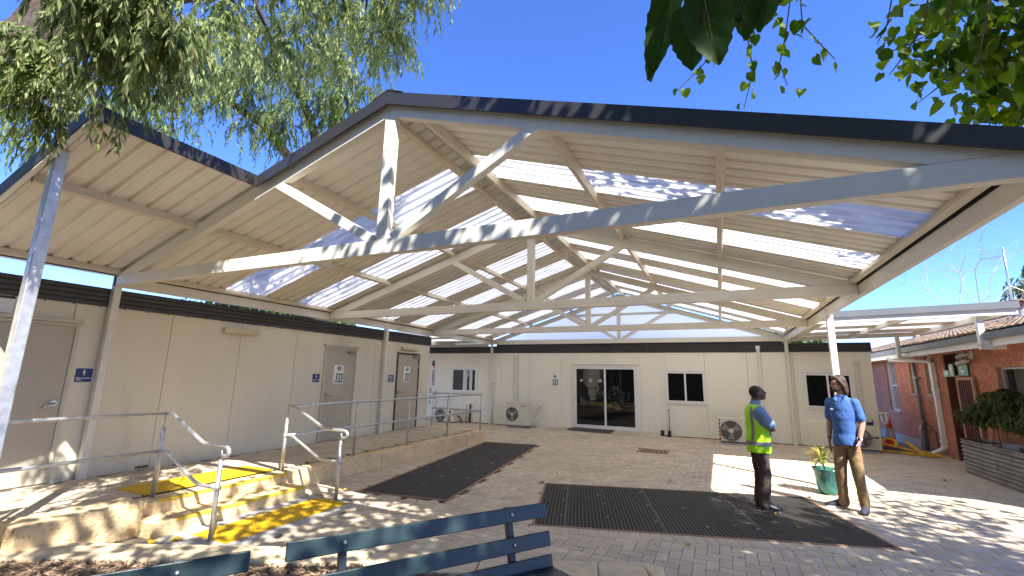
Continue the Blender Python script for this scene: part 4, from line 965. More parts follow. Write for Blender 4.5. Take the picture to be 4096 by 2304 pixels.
# ------------------------------------------------------------------ air conditioners
def ac(name_label, x0, x1, y0, y1, z0, z1, fan_r, fx, fz, square=False, stripes=None, word=None, wpos=None, facing='y', louvre=False, hub='acbody', cable=None):
    t = thing('air_conditioner', ((x0+x1)/2, (y0+y1)/2, z0-0.06), name_label, 'air conditioner')
    MB().box(x0, x1, y0, y1, z0, z1).build('casing', 'acbody', t, bevel=0.018, seg=3)
    MB().box(x0-0.004, x1+0.004, y0-0.006, y1+0.003, z1-0.03, z1+0.008).build('lid', 'acbody', t, bevel=0.01)
    MB().lathe([(0, 0), (fan_r, 0), (fan_r, -0.004), (0, -0.004)], (fx, y0-0.001, fz), 32, 'y').build('fan_opening', 'acdark', t)
    g = MB().lathe([(fan_r, -0.004), (fan_r+0.012, -0.006), (fan_r+0.012, -0.02), (fan_r, -0.022), (fan_r-0.006, -0.02), (fan_r-0.006, -0.004)], (fx, y0, fz), 32, 'y').build('grille_ring', 'acgrille', t, smooth=True)
    k = MB()
    for i in range(36):
        a = 2*math.pi*i/36; pts = []
        for j in range(5):
            rr_ = fan_r*(0.22+0.78*j/4); aa = a+0.35*(j/4)**1.4; pts.append((fx+rr_*math.cos(aa), y0-0.016, fz+rr_*math.sin(aa)))
        k.tube(pts, 0.0024, 4)
    for rr_ in (0.45, 0.63, 0.8): k.lathe([(fan_r*rr_-0.002,-0.014),(fan_r*rr_+0.002,-0.014),(fan_r*rr_+0.002,-0.018),(fan_r*rr_-0.002,-0.018)], (fx, y0, fz), 30, 'y')
    k.build('grille_wires', 'acgrille', g)
    MB().lathe([(0,-0.026),(fan_r*0.2,-0.026),(fan_r*0.24,-0.02),(fan_r*0.24,-0.01)], (fx, y0, fz), 20, 'y').build('hub_cap', hub, g)
    for i in range(3):
        a = 2.1*i+0.4
        MB().add([(fx+fan_r*.2*math.cos(a), y0-.006, fz+fan_r*.2*math.sin(a)), (fx+fan_r*.92*math.cos(a-.3), y0-.006, fz+fan_r*.92*math.sin(a-.3)), (fx+fan_r*.92*math.cos(a+.5), y0-.009, fz+fan_r*.92*math.sin(a+.5)), (fx+fan_r*.2*math.cos(a+.8), y0-.009, fz+fan_r*.2*math.sin(a+.8))], [(0,1,2,3)]).build('fan_blade', 'printgrey', t)
    for x in (x0+0.08, x1-0.14): MB().box(x, x+0.06, y0-0.02, y1+0.02, z0-0.03, z0-0.002).build('foot', 'acdark', t)
    MB().box(x0+0.03, x1-0.05, y0-0.03, y0+0.05, z0-0.065, z0-0.031).build('base_rail', 'printgrey', t)
    MB().box(x0+0.03, x1-0.05, y1-0.05, y1+0.02, z0-0.065, z0-0.031).build('base_rail', 'printgrey', t)
    if stripes:
        a, b = stripes; MB().box(a, b, y0-0.003, y0-0.0005, z0+0.02, z1-0.035).build('hazard_tape', 'yellow', t)
        n = int((z1-z0)/0.10)
        for i in range(n):
            z = z0+0.03+i*0.10; MB().poly([(a, y0-0.004, z), (b, y0-0.004, z-0.03+.05), (b, y0-0.004, z+0.03+.035), (a, y0-0.004, z+0.045)]).build('tape_stripe', 'blackpaint', t)
    if word: text(t, 'lettering', word, wpos[2], (wpos[0], y0-0.003, wpos[1]), (1,0,0), (0,0,1), wpos[3] if len(wpos) > 3 else 'blackpaint', bold=0.001)
    if louvre:
        for i in range(7): MB().box(x1-0.30, x1-0.03, y0-0.006, y0-0.001, z0+0.05+i*0.03, z0+0.06+i*0.03).build('louvre', 'frame', t)
    if cable:
        MB().tube(cable, 0.022, 8).build('cable', 'white' if len(cable) > 4 else 'blackpaint', t, smooth=True)
    return t
a1 = ac('squat air conditioner with striped tape seen through the platform handrail', -9.82, -9.0, 14.72, 15.05, 0.03, 0.50, 0.215, -9.60, 0.255, stripes=(-9.25,-9.15), cable=[(-8.98,14.9,0.25),(-8.88,14.9,0.22),(-8.80,14.9,0.15),(-8.78,14.9,0.0)])
a2 = ac('tall cream air conditioner on feet left of the sliding door', -6.86, -5.99, 14.62, 14.95, 0.085, 0.85, 0.225, -6.61, 0.45, word='HITACHI', wpos=(-6.30, 0.72, 0.05), cable=[(-5.98,14.8,0.3),(-5.93,14.85,0.22),(-5.86,14.9,0.25),(-5.78,15.0,0.36),(-5.76,15.2,0.55),(-5.80,15.24,0.66)])
MB().box(-5.86, -5.74, 15.19, 15.258, 0.64, 0.76).build('isolator', 'acbody', a2, bevel=0.01)
text(a2, 'lettering', 'R410A', 0.035, (-6.28, 14.617, 0.17), (1,0,0), (0,0,1), 'blackpaint')
a3 = ac('wide air conditioner with striped tape behind the man in the vest', -0.12, 0.68, 14.32, 14.64, 0.075, 0.69, 0.265, 0.19, 0.365, stripes=(-0.115,-0.075), word='HITACHI', wpos=(0.53, 0.56, 0.03))
a4 = ac('air conditioner with louvred panel behind the man in the blue polo', 2.92, 3.60, 14.62, 14.92, 0.075, 0.66, 0.235, 3.17, 0.35, word=None, louvre=True)
MB().box(3.33, 3.55, 14.612, 14.619, 0.355, 0.405).build('badge', 'blackpaint', a4)
text(a4, 'lettering', 'HITACHI', 0.042, (3.345, 14.609, 0.365), (1,0,0), (0,0,1), 'signwhite')
t = thing('open_carton', (3.42, 14.75, 0.67), 'small open carton with dark print standing on the end air conditioner', 'box')
MB().box(3.36, 3.50, 14.68, 14.80, 0.669, 0.75).build('carton_body', 'navy', t); MB().obox((3.36,14.74,0.80), (0,1,0), (.3,0,1), (1,0,-.3), 0.06, 0.055, 0.002).build('flap', 'signwhite', t); MB().obox((3.50,14.74,0.79), (0,1,0), (-.3,0,1), (1,0,.3), 0.06, 0.05, 0.002).build('flap', 'printgrey', t)
t = thing('white_pipe_trap', (3.80, 15.1, 0.7), 'small white looped pipe at the end corner of the back building', 'pipe')
MB().tube([(3.80,15.2,0.95),(3.80,15.15,0.78),(3.84,15.12,0.70),(3.90,15.12,0.72),(3.90,15.15,0.95)], 0.022, 8).build('pipe_run', 'white', t, smooth=True)
MB().box(3.76, 3.95, 15.12, 15.2, 0.95, 0.99).build('strap', 'white', t)

# ------------------------------------------------------------------ small things by the walls
t = thing('door_mat', (-3.9, 14.8, 0.08), 'thin dark grey mat lying before the sliding door', 'mat')
k = MB(); P_ = [(-4.62,14.36),(-3.17,14.23),(-3.16,15.10),(-4.57,15.22)]; n = 12
for j in range(n+1):
    for i in range(n+1):
        u, v = i/n, j/n; x = (1-v)*((1-u)*P_[0][0]+u*P_[1][0])+v*((1-u)*P_[3][0]+u*P_[2][0]); y = (1-v)*((1-u)*P_[0][1]+u*P_[1][1])+v*((1-u)*P_[3][1]+u*P_[2][1]); k.v.append((x, y, gz(x, y)+0.014))
k.f = [(j*(n+1)+i, j*(n+1)+i+1, (j+1)*(n+1)+i+1, (j+1)*(n+1)+i) for j in range(n) for i in range(n)]
k.build('carpet', mat('grey_carpet', (0.09,0.075,0.062), 0.95, bump=0.3, bscale=200), t)
t = thing('boot_brush', (-1.6, 14.95, 0), 'black boot scraper brush with a tall thin handle against the back wall', 'boot brush')
for x in (-1.70, -1.50): MB().box(x-0.045, x+0.045, 14.85, 15.08, 0.0, 0.19).build('brush_block', 'rubber', t, bevel=0.012)
MB().box(-1.655, -1.545, 14.86, 15.07, 0.0, 0.06).build('base_brush', 'twig', t)
MB().tube([(-1.50,15.02,0.15),(-1.50,15.06,0.80)], 0.011, 8).build('handle_rod', 'rubber', t); MB().tube([(-1.535,15.06,0.80),(-1.465,15.06,0.80)], 0.013, 8).build('handle_grip', 'rubber', t)
t = thing('traffic_cone', (4.29, 16.5, 0), 'orange and white traffic cone beside the brick wall', 'cone')
MB().box(4.09, 4.49, 16.3, 16.7, 0, 0.035).build('base', 'cone', t, bevel=0.01)
f = lambda z: 0.14-0.105*(z-0.03)/0.72
for a, b, m in ((0.03,0.24,'cone'),(0.24,0.50,'conewhite'),(0.50,0.75,'cone')):
    e = 0.003 if m == 'conewhite' else 0
    MB().lathe([(f(a)+e,a),(f(b)+e,b)]+([(0,b)] if b > .7 else []), (4.29,16.5,0), 24).build('collar' if e else 'cone_shell', m, t, smooth=True)
def ybar(t, a, b, w=0.06, d=0.035, up=(0,0,1)): MB().bar(a, b, w, d, up).build('bar', 'yellow', t, bevel=0.006)
t = thing('folded_barrier', (3.85, 15.0, 0), 'yellow plastic barrier frame leaning in a heap beside the cone', 'barrier')
ybar(t, (3.62,15.15,0.06), (3.86,15.32,0.33)); ybar(t, (3.86,15.32,0.33), (4.02,15.15,0.30)); ybar(t, (4.02,15.15,0.30), (3.98,14.95,0.16)); ybar(t, (3.70,15.2,0.20), (4.30,14.85,0.10), 0.09); ybar(t, (3.62,15.1,0.03), (4.0,15.0,0.03)); ybar(t, (4.0,14.9,0.035), (4.28,14.8,0.05))
t = thing('collapsed_barrier', (4.45, 14.6, 0), 'yellow plastic barrier pieces lying flat on the ground near the white downpipe', 'barrier')
ybar(t, (4.20,15.02,0.30), (4.36,14.42,0.05), 0.07); ybar(t, (4.14,14.72,0.03), (4.75,14.78,0.05), 0.06); ybar(t, (4.30,14.6,0.035), (4.72,14.62,0.04), 0.05); ybar(t, (4.45,14.85,0.10), (4.78,14.55,0.04), 0.05)

# ------------------------------------------------------------------ signs, posters, lamps on the walls
def figure(mb, f, cx, s, skirt=False):
    pts = [(cx+0.10*s*math.cos(2*math.pi*i/10), 0.42*s+0.10*s*math.sin(2*math.pi*i/10)) for i in range(10)]
    mb.poly([f(*p) for p in pts])
    body = [(-.13,.29),(.13,.29),(.17,-.02),(.12,-.02),(.10,.18),(.08,-.42),(.015,-.42),(0,-.06),(-.015,-.42),(-.08,-.42),(-.10,.18),(-.12,-.02),(-.17,-.02)] if not skirt else [(-.10,.29),(.10,.29),(.20,-.14),(.08,-.14),(.07,-.42),(.015,-.42),(.012,-.14),(-.012,-.14),(-.015,-.42),(-.07,-.42),(-.08,-.14),(-.20,-.14)]
    mb.poly([f(cx+x*s, z*s) for x, z in body])
def toilet(y0, y1, z0, z1, lines, figs, label):
    t = thing('toilet_sign', (XW, (y0+y1)/2, z0), label, 'sign')
    MB().box(XW+0.001, XW+0.005, y0, y1, z0, z1).build('sign_plate', 'signblue', t, bevel=0.001)
    h = z1-z0; w = y1-y0; k = MB()
    for i, (c, sk) in enumerate(figs):
        figure(k, lambda u, v: (XW+0.0065, y0+u, z0+h*0.68+v), w*c, h*0.46, sk)
    k.build('pictogram', 'signwhite', t)
    for i, s_ in enumerate(lines): text(t, 'lettering', s_, h*0.145, (XW+0.0065, y0+0.012, z0+h*(0.25-0.15*i)), (0,1,0), (0,0,1), 'signwhite', thick=0.0005, bold=0.0004)
    return t
toilet(3.155, 3.335, 1.535, 1.715, ['Male Ambulant', 'Toilet'], [(0.5, False)], 'blue toilet sign with one figure between the first door and the front column')
toilet(7.08, 7.265, 1.52, 1.695, ['Female Ambulant', 'Toilet'], [(0.5, True)], 'blue toilet sign with one figure beside the second door')
ts_ = toilet(9.51, 9.735, 1.52, 1.70, ['Unisex Disabled', 'Toilet & Shower'], [(0.18, False), (0.38, True)], 'blue toilet sign with several figures beside the far door of the left building')
MB().lathe([(0.018,0),(0.026,0),(0.026,0.001),(0.018,0.001)], (XW+0.006, 9.655, 1.625), 14, 'x').build('wheelchair_symbol', 'signwhite', ts_)
MB().tube([(XW+0.007,9.645,1.668),(XW+0.007,9.65,1.635),(XW+0.007,9.672,1.632)], 0.004, 4).build('wheelchair_symbol', 'signwhite', ts_)
def poster(org, xa, w, h, label, k_):
    """org: lower left corner; xa: direction of reading"""
    xa = Vector(xa); up = Vector((0,0,1)); nrm = xa.cross(up); org = Vector(org)
    t = thing('hygiene_poster', org, label, 'poster')
    P = lambda u, v, d=0.0: tuple(org+xa*u*w+up*v*h+nrm*d)
    MB().add([P(0,0),P(1,0),P(1,1),P(0,1),P(0,0,.002),P(1,0,.002),P(1,1,.002),P(0,1,.002)], [(0,3,2,1),(4,5,6,7),(0,1,5,4),(1,2,6,5),(2,3,7,6),(3,0,4,7)]).build('sheet', 'signwhite', t)
    pts = []
    for i in range(14):
        r_ = 0.155+0.02*(i % 2); a = 2*math.pi*i/14; pts.append(P(0.54+r_*math.cos(a)*1.25, 0.815+r_*math.sin(a)*0.75, .003))
    MB().poly(pts).build('badge_print', 'navy', t)
    for i in range(3):
        u = 0.22+0.26*i
        MB().poly([P(u, .43,.003), P(u+.22, .43,.003), P(u+.22, .55,.003), P(u, .55,.003)]).build('green_box', 'green', t)
        MB().poly([P(u+.03, .17,.003), P(u+.19, .17,.003), P(u+.19, .41,.003), P(u+.03, .41,.003)]).build('text_column', 'clip', t)
        k = MB()
        for j in range(4): k.poly([P(u+.05, .20+j*.055,.004), P(u+.17, .20+j*.055,.004), P(u+.17, .22+j*.055,.004), P(u+.05, .22+j*.055,.004)])
        k.build('text_lines', 'navy', t)
        MB().poly([P(u+.08, .58,.003), P(u+.14, .58,.003), P(u+.14, .62,.003), P(u+.08, .62,.003)]).build('icon', 'printgrey', t)
    for j, wd_ in enumerate((0.13, 0.16, 0.11)): MB().poly([P(.54-wd_*.7, .855-j*.055,.0035), P(.54+wd_*.7, .855-j*.055,.0035), P(.54+wd_*.7, .88-j*.055,.0035), P(.54-wd_*.7, .88-j*.055,.0035)]).build('badge_text', 'signwhite', t)
    MB().poly([P(.24,.835,.003), P(.34,.82,.003), P(.34,.80,.003), P(.24,.81,.003)]).build('tail_print', 'navy', t)
    MB().poly([P(.10, .06,.003), P(.92, .06,.003), P(.92, .15,.003), P(.10, .15,.003)]).build('footer_print', 'navy', t)
    MB().poly([P(.16, .095,.004), P(.60, .095,.004), P(.60, .115,.004), P(.16, .115,.004)]).build('footer_text', 'signwhite', t)
poster((XW+0.017, 7.64, 1.49), (0,1,0), 0.29, 0.41, 'white notice with navy badge and green boxes on the second door', 0)
poster((XW+0.017, 10.12, 1.525), (0,1,0), 0.285, 0.41, 'white notice with navy badge and green boxes on the far dark framed door', 0)
poster((-5.415, YB-0.001, 1.435), (1,0,0), 0.27, 0.39, 'white notice with green boxes on the back wall left of the sliding door', 0)
def walllight(y0, y1, z0, z1, label):
    t = thing('wall_light', (XW, (y0+y1)/2, z0), label, 'light')
    MB().box(XW+0.001, XW+0.05, y0+0.02, y1-0.02, z0+0.01, z1-0.005).build('back_tray', 'lamp', t, bevel=0.01)
    MB().box(XW+0.04, XW+0.10, y0, y1, z0, z1).build('diffuser', 'lamp', t, bevel=0.03, seg=4)
walllight(5.02, 5.70, 2.365, 2.475, 'yellowed tube light high on the left wall between the first and second doors')
walllight(9.94, 10.64, 2.37, 2.475, 'yellowed tube light above the far dark framed door')
t = thing('caution_label', (XW, 4.13, 0.28), 'tiny yellow caution label at the foot of the left wall', 'label')
MB().box(XW+0.001, XW+0.003, 4.05, 4.22, 0.288, 0.322).build('label_plate', 'blackpaint', t)
text(t, 'lettering', 'CAUTION', 0.026, (XW+0.004, 4.09, 0.296), (0,1,0), (0,0,1), 'yellow', thick=0.0005)
MB().poly([(XW+0.004, 4.055, 0.294), (XW+0.004, 4.083, 0.294), (XW+0.004, 4.069, 0.317)]).build('warning_triangle', 'yellow', t)
# vertical banner on the back wall
t = thing('vertical_banner', (-10.4, YB, 0.55), 'tall narrow white banner reading instant sideways on the back wall', 'banner')
MB().box(-10.53, -10.25, YB-0.006, YB-0.001, 0.55, 2.34).build('banner_sheet', 'signwhite', t)
text(t, 'lettering', 'instant', 0.235, (-10.415, YB-0.008, 1.93), (0,0,-1), (1,0,0), 'blackpaint', shear=0.25, bold=0.003, spacing=0.95)
text(t, 'lettering', '1300 132 241', 0.125, (-10.50, YB-0.008, 1.26), (0,0,-1), (1,0,0), 'blackpaint', bold=0.002)
MB().box(-10.515, -10.508, YB-0.008, YB-0.0065, 1.32, 1.95).build('red_line', 'printred', t)
for pts, m in ((((-10.42,2.28),(-10.33,2.30),(-10.38,2.08),(-10.47,2.10)),'blackpaint'), (((-10.37,2.20),(-10.30,2.14),(-10.33,1.97),(-10.39,2.06)),'printred'), (((-10.33,2.30),(-10.29,2.14),(-10.31,2.14),(-10.36,2.28)),'blackpaint')):
    MB().poly([(x, YB-0.008-(0.001 if m == 'printred' else 0), z) for x, z in reversed(pts)]).build('logo_mark', m, t, fix=True)
# name board above the first door
t = thing('name_board', (XW, 2.0, 2.37), 'white name board with partly hidden lettering above the first door', 'sign')
MB().box(XW+0.001, XW+0.008, 1.2, 2.43, 2.365, 2.535).build('board', 'signwhite', t)
MB().box(XW+0.001, XW+0.010, 1.2, 2.43, 2.54, 2.566).build('board_edge', 'blackpaint', t)
text(t, 'lettering', 'instant', 0.115, (XW+0.009, 1.95, 2.455), (0,1,0), (0,0,1), 'blackpaint', shear=0.25, bold=0.002, spacing=0.95)
text(t, 'lettering', 'instantoffices.com', 0.055, (XW+0.009, 1.88, 2.395), (0,1,0), (0,0,1), 'printgrey')

# ------------------------------------------------------------------ pot plant
t = thing('pot_plant', (1.46, 8.98, 0), 'small variegated plant in a glossy teal pot between the two men', 'pot plant')
MB().lathe([(0,0.0),(0.11,0.0),(0.145,0.06),(0.165,0.15),(0.172,0.25),(0.185,0.33),(0.205,0.375),(0.205,0.388),(0.190,0.386),(0.172,0.35),(0.160,0.30),(0,0.30)], (1.46,8.98,0), 32).build('pot', 'pot', t, smooth=True)
MB().lathe([(0,0.335),(0.166,0.335)], (1.46,8.98,0), 20).build('soil', 'mulch', t)
MB().tube([(1.45,8.98,0.33),(1.40,8.97,0.46),(1.385,8.97,0.54)], [.014,.011,.009], 6).build('stem', 'deadwood', t, smooth=True)
for i in range(95):
    a = random.uniform(0, 2*math.pi); el = R(random.uniform(-15, 70)); L = random.uniform(0.18, 0.32)
    if math.cos(a) < -0.2 and random.random() < .4: L *= 1.2
    d = Vector((math.cos(a)*math.cos(el), math.sin(a)*math.cos(el), math.sin(el))); s = d.cross(Vector((0,0,1))).normalized()*random.uniform(.012,.019); b = Vector((1.385, 8.97, random.uniform(.44,.57)))
    m_ = b+d*L*0.55+Vector((0,0,0.012)); e = b+d*L-Vector((0,0,L*random.uniform(.05,.3)))
    MB().add([b-s*.3, b+s*.3, m_+s, m_-s, e], [(0,1,2,3),(3,2,4)]).build('leaf', 'cordyline', t)

# ------------------------------------------------------------------ benches
def bench(A, B, label):
    """A,B: ends of the top back slat on the ground plan; the seat is to the right of A->B"""
    A, B = Vector((*A, 0)), Vector((*B, 0)); d = (B-A).normalized(); n = Vector((d.y, -d.x, 0)); L = (B-A).length; up = Vector((0,0,1))
    t = thing('park_bench', tuple((A+B)/2), label, 'bench', 'two dark teal park benches end to end')
    tilt = (up*0.97-n*0.22).normalized(); tn = d.cross(tilt)
    if tn.dot(n) < 0: tn = -tn
    def slat(c, ax2, ax3, w):
        MB().obox(c, d, ax2, ax3, L/2, w/2, 0.015).build('slat', 'bench', t, bevel=0.005)
    mid = (A+B)/2
    slat(mid+up*0.775, tilt, tn, 0.095); slat(mid+up*0.775-tilt*0.185, tilt, tn, 0.095); slat(mid+up*0.775-tilt*0.32, tilt, tn, 0.075)
    for i in range(4):
        slat(mid+n*(0.115+0.112*i)+up*(0.415+0.006*i), n, up, 0.095)
    for s_ in (-1, 1):
        p = mid+d*s_*(L/2-0.30)
        l = MB(); l.bar(p+up*0.775+tilt*0.05-tn*0.04, p+up*0.775-tilt*0.40-tn*0.04, 0.045, 0.045, d)
        l.build('back_upright', 'benchleg', t, bevel=0.004)
        MB().bar(p+up*0.775-tilt*0.38-tn*0.04, p+up*0.0+n*0.02, 0.05, 0.045, d).build('leg', 'benchleg', t, bevel=0.004)
        MB().bar(p+n*0.44+up*0.39, p+n*0.48, 0.05, 0.045, d).build('leg', 'benchleg', t, bevel=0.004)
        MB().bar(p+n*0.03+up*0.375, p+n*0.50+up*0.385, 0.04, 0.045, d).build('seat_bracket', 'benchleg', t, bevel=0.004)
        for h in (0.0, 0.185):
            c = p+up*0.775-tilt*h
            for sg in (-1, 1): MB().ball(c+tn*0.015*sg, 0.013, 10, 6).build('bolt', 'zinc', t, smooth=True)
    return t
bench((-2.172, 1.90), (-1.216, 3.319), 'dark teal slatted bench nearest the kerb end, seen from behind')
bench((-3.19, 0.31), (-2.236, 1.74), 'dark teal slatted bench at the bottom edge, only its top slat in view')

# ------------------------------------------------------------------ fallen leaves
lf = MB(); pts = [(0,-.035),(.02,-.02),(.03,0),(.022,.018),(.008,.03),(0,.045),(-.012,.028),(-.026,.02),(-.028,-.005),(-.016,-.024)]
lf.add([(0,0,0.004)]+[(x, y, 0.004+0.016*abs(x)/.03+0.006*math.sin(y*90)) for x, y in pts], [(0, i+1, (i+1) % 10+1) for i in range(10)])
lme = lf.mesh('fallen_leaf', 'fallen')
FL = [(-2.55,6.75),(-1.75,7.0),(-0.55,6.9),(0.55,7.25),(0.05,6.4),(0.75,6.7),(-0.42,5.45),(-3.5,5.95),(-3.9,5.5),(-4.35,6.3),(-4.7,9.1),(-4.2,8.4),(-5.0,7.7),(-0.9,8.6),(0.5,8.9),(-2.8,8.2),(-3.2,10.3),(-2.2,12.8),(-1.0,13.2),(-3.8,12.2),(0.6,9.6),(1.2,7.3),(2.5,7.6),(-0.2,11.0),(-5.2,5.5),(3.6,11.2),(3.9,10.9),(4.1,12.4),(-1.2,10.2)]
for x, y in FL:
    o = bpy.data.objects.new('fallen_leaf', lme); COL.objects.link(o); o.location = (x, y, gz(x, y)+0.012 if not (G2.inside(x,y) or G1.inside(x,y)) else 0.02)
    s_ = random.uniform(.7, 1.25); o.scale = (s_, s_*random.uniform(.6,1), s_); o.rotation_euler = (0,0,random.uniform(0,6.28))
    w_ = 'wide black mat' if G2.inside(x, y) else 'long narrow mat' if G1.inside(x, y) else 'paving near the back wall' if y > 11.5 else 'paving near the corrugated planter' if x > 3 else 'paving around the mats'
    setp(o, 'small dry yellow leaf lying on the '+w_, 'leaf', 'yellow leaves on the '+w_)
for x, y, z in ((-1.95,2.9,0.10),(-5.3,3.0,0.0),(-5.15,3.15,0.0)):
    o = bpy.data.objects.new('fallen_leaf', lme); COL.objects.link(o); o.location = (x, y, z+0.01); o.scale = (1.6,1.6,1.6); o.rotation_euler = (0,0,random.uniform(0,6.28))
    setp(o, 'large bright yellow leaf fallen near the kerb or steps', 'leaf', 'large yellow leaves near the kerb')
sp = MB()
for i in range(420):                                   # dirt specks and gum blobs
    x, y = rng.uniform(-5.5, 4.6), rng.uniform(3.9, 14.5); 
    if not in_bounds(x, y) or y < kerb_y(x)+.4: continue
    r_ = rng.uniform(.004, .016); sp.lathe([(r_, 0), (r_*.6, .004), (0, .005)], (x, y, gz(x, y)+.001), 6)
sp.build('paving_litter', 'twig', label='tiny dark specks of litter scattered over the paving', category='litter', kind='stuff')

# ------------------------------------------------------------------ foliage builders
def norm(a): return a/np.maximum(np.linalg.norm(a, axis=-1, keepdims=True), 1e-9)
def leaves2(P, D, L, W, roll):
    """narrow leaves: base, two mid points, tip; folded slightly"""
    n = len(P); up = np.array([0,0,1.0]); s = np.cross(D, up); s = norm(s+1e-4); b = np.cross(s, D)
    s2 = s*np.cos(roll)[:,None]+b*np.sin(roll)[:,None]; sag = np.array([0,0,-1.0])
    m_ = P+D*(L*0.5)[:,None]-sag*0.0; tip = P+D*L[:,None]+sag*(L*0.18)[:,None]
    V = np.stack([P, m_+s2*W[:,None], m_-s2*W[:,None], tip], 1).reshape(-1, 3)
    F = (np.array([(0,1,2),(1,3,2)])[None]+(np.arange(n)*4)[:,None,None]).reshape(-1, 3)
    return V, F
def drooping(clusters, per, leaves_per, tl=(0.45, 0.95), leaf=(0.06, 0.11), lw=0.0065, droop=0.8):
    C_ = np.array(clusters); n = len(C_)*per
    ci = np.repeat(np.arange(len(C_)), per); wgt = C_[ci]
    nsub = 5; sd_ = norm(rng.normal(size=(len(C_), nsub, 3)))*rng.uniform(.35, 1, (len(C_), nsub, 1))*C_[:,None,3:4]
    d = norm(rng.normal(size=(n,3))); P0 = wgt[:,:3]+sd_[ci, rng.integers(0, nsub, n)]*np.array([1,1,0.8])+d*(wgt[:,3]*.24*rng.uniform(.2,1,n))[:,None]+np.array([0,0,0.22])
    a = rng.uniform(0, 2*np.pi, n); H = norm(np.stack([np.cos(a), np.sin(a), rng.uniform(-.5, .35, n)], -1)+d*0.5)
    L = rng.uniform(*tl, n)
    t = (np.arange(leaves_per)+0.5)/leaves_per; t = t[None]+rng.uniform(-.02,.02,(n,leaves_per))
    dr = droop*rng.uniform(.6, 1.3, n)
    Q = P0[:,None]+H[:,None]*(L[:,None]*t)[...,None]*(1-0.45*t)[...,None]+np.array([0,0,-1.0])*(dr[:,None]*L[:,None]*t**1.7)[...,None]
    T = norm(np.gradient(Q, axis=1))
    side = norm(np.cross(T, np.array([0,0,1.0])+rng.normal(0,.4,T.shape))); sg = np.where(np.arange(leaves_per) % 2, 1, -1)[None,:,None]
    D = norm(T*0.75+side*sg*rng.uniform(.3,.8,(n,leaves_per,1))+np.array([0,0,-1.0])*rng.uniform(.15,.7,(n,leaves_per,1)))
    Ln = rng.uniform(*leaf, (n, leaves_per))
    V, F = leaves2(Q.reshape(-1,3), D.reshape(-1,3), Ln.ravel(), np.full(Ln.size, lw)*rng.uniform(.7,1.3,Ln.size), rng.uniform(-1.2,1.2,Ln.size))
    k = 6; tt = np.linspace(0, 1, k)                    # thin stems
    S = P0[:,None]+H[:,None]*(L[:,None]*tt)[...,None]*(1-0.45*tt)[...,None]+np.array([0,0,-1.0])*(dr[:,None]*L[:,None]*tt**1.7)[...,None]
    wv = np.array([[0.0022,0,0],[-.0011,.0019,0],[-.0011,-.0019,0]])
    SV = (S[:,:,None]+wv[None,None]).reshape(-1,3)
    base = (np.arange(n)*k*3)[:,None,None,None]+(np.arange(k-1)*3)[None,:,None,None]
    SF = (base+np.array([(0,1,4,3),(1,2,5,4),(2,0,3,5)])[None,None]).reshape(-1,4)
    return V, F, SV, SF
def connect(parent, clusters, anchors, r0=.02):
    A = [Vector(a) for a in anchors]
    for c in clusters:
        c = Vector(c[:3]); a = min(A, key=lambda q: (q-c).length+max(0, q.z-c.z-.8)); m_ = a.lerp(c, .5)+Vector((random.uniform(-.15,.15), random.uniform(-.15,.15), .25*(c-a).length*.5))
        L = (c-a).length; MB().tube([a, a.lerp(m_,.6)+Vector((0,0,.05)), m_, c.lerp(m_,.3), c+Vector((0,0,.15))], [r0+.012*L, r0+.006*L, r0, r0*.7, r0*.3], 6).build('branch', 'bark', parent, smooth=True)
def tree_limbs(parent, limbs, m='bark'):
    for pts, rs in limbs: MB().tube(pts, rs, 9).build('limb' if rs[0] < 0.17 else 'trunk', m, parent, smooth=True)

# weeping tree close on the left
ta_ = thing('weeping_tree', (-6.6, -0.6, 0), 'near weeping tree with thick dark limbs and drooping pale green leaves, upper left', 'tree')
tree_limbs(ta_, [([(-6.6,-0.6,0),(-6.5,-0.3,1.6),(-6.1,0.5,3.2),(-5.61,1.2,4.08),(-5.52,1.36,4.43),(-5.50,1.55,4.85),(-5.3,2.0,5.5),(-4.9,2.7,6.3)],[.34,.31,.27,.23,.2,.17,.13,.08]),
                 ([(-6.1,0.5,3.2),(-5.75,1.1,4.3),(-5.71,1.42,4.75),(-5.70,1.52,5.2),(-5.6,1.7,5.8),(-5.3,2.3,6.8)],[.2,.16,.15,.13,.1,.06]),
                 ([(-5.50,1.55,4.85),(-4.7,1.7,5.1),(-4.0,1.6,5.0),(-3.6,1.4,4.5)],[.08,.06,.04,.02]),
                 ([(-5.3,2.0,5.5),(-4.4,3.0,6.3),(-3.6,3.6,6.6),(-3.1,3.8,6.5)],[.10,.07,.05,.02]),
                 ([(-5.3,2.3,6.8),(-3.5,1.6,8.0),(-1.6,1.3,8.2)],[.10,.07,.03])])
CA = [(-3.6,1.3,3.99,.5),(-3.6,1.3,3.6,.42),(-3.61,1.31,3.5,.4),(-4.75,1.35,3.5,.5),(-5.2,1.45,3.45,.5),(-3.88,1.63,4.41,.8),(-4.38,1.96,4.45,.6),(-4.34,2.34,5.15,.8),(-5.25,2.91,5.4,.7),(-4.66,3.13,5.95,.8),(-4.43,3.54,5.9,.75),(-3.68,3.44,5.95,.75),(-3.31,3.71,6.1,.5),(-3.79,4.15,6.05,.4),(-4.48,4.29,6.1,.5),(-3.15,3.74,6.25,.38),(-5.14,4.4,6.1,.55),(-5.23,3.54,5.85,.5),(-3.92,1.58,3.62,.3),(-4.16,1.56,4.02,.6)]
V, F, SV, SF = drooping([(x, y, z+(.42 if z < 3.75 else .15), r*(.8 if z < 3.75 else 1)) for x, y, z, r in CA], 62, 28, tl=(.24,.58), leaf=(.055,.105), lw=.0098)
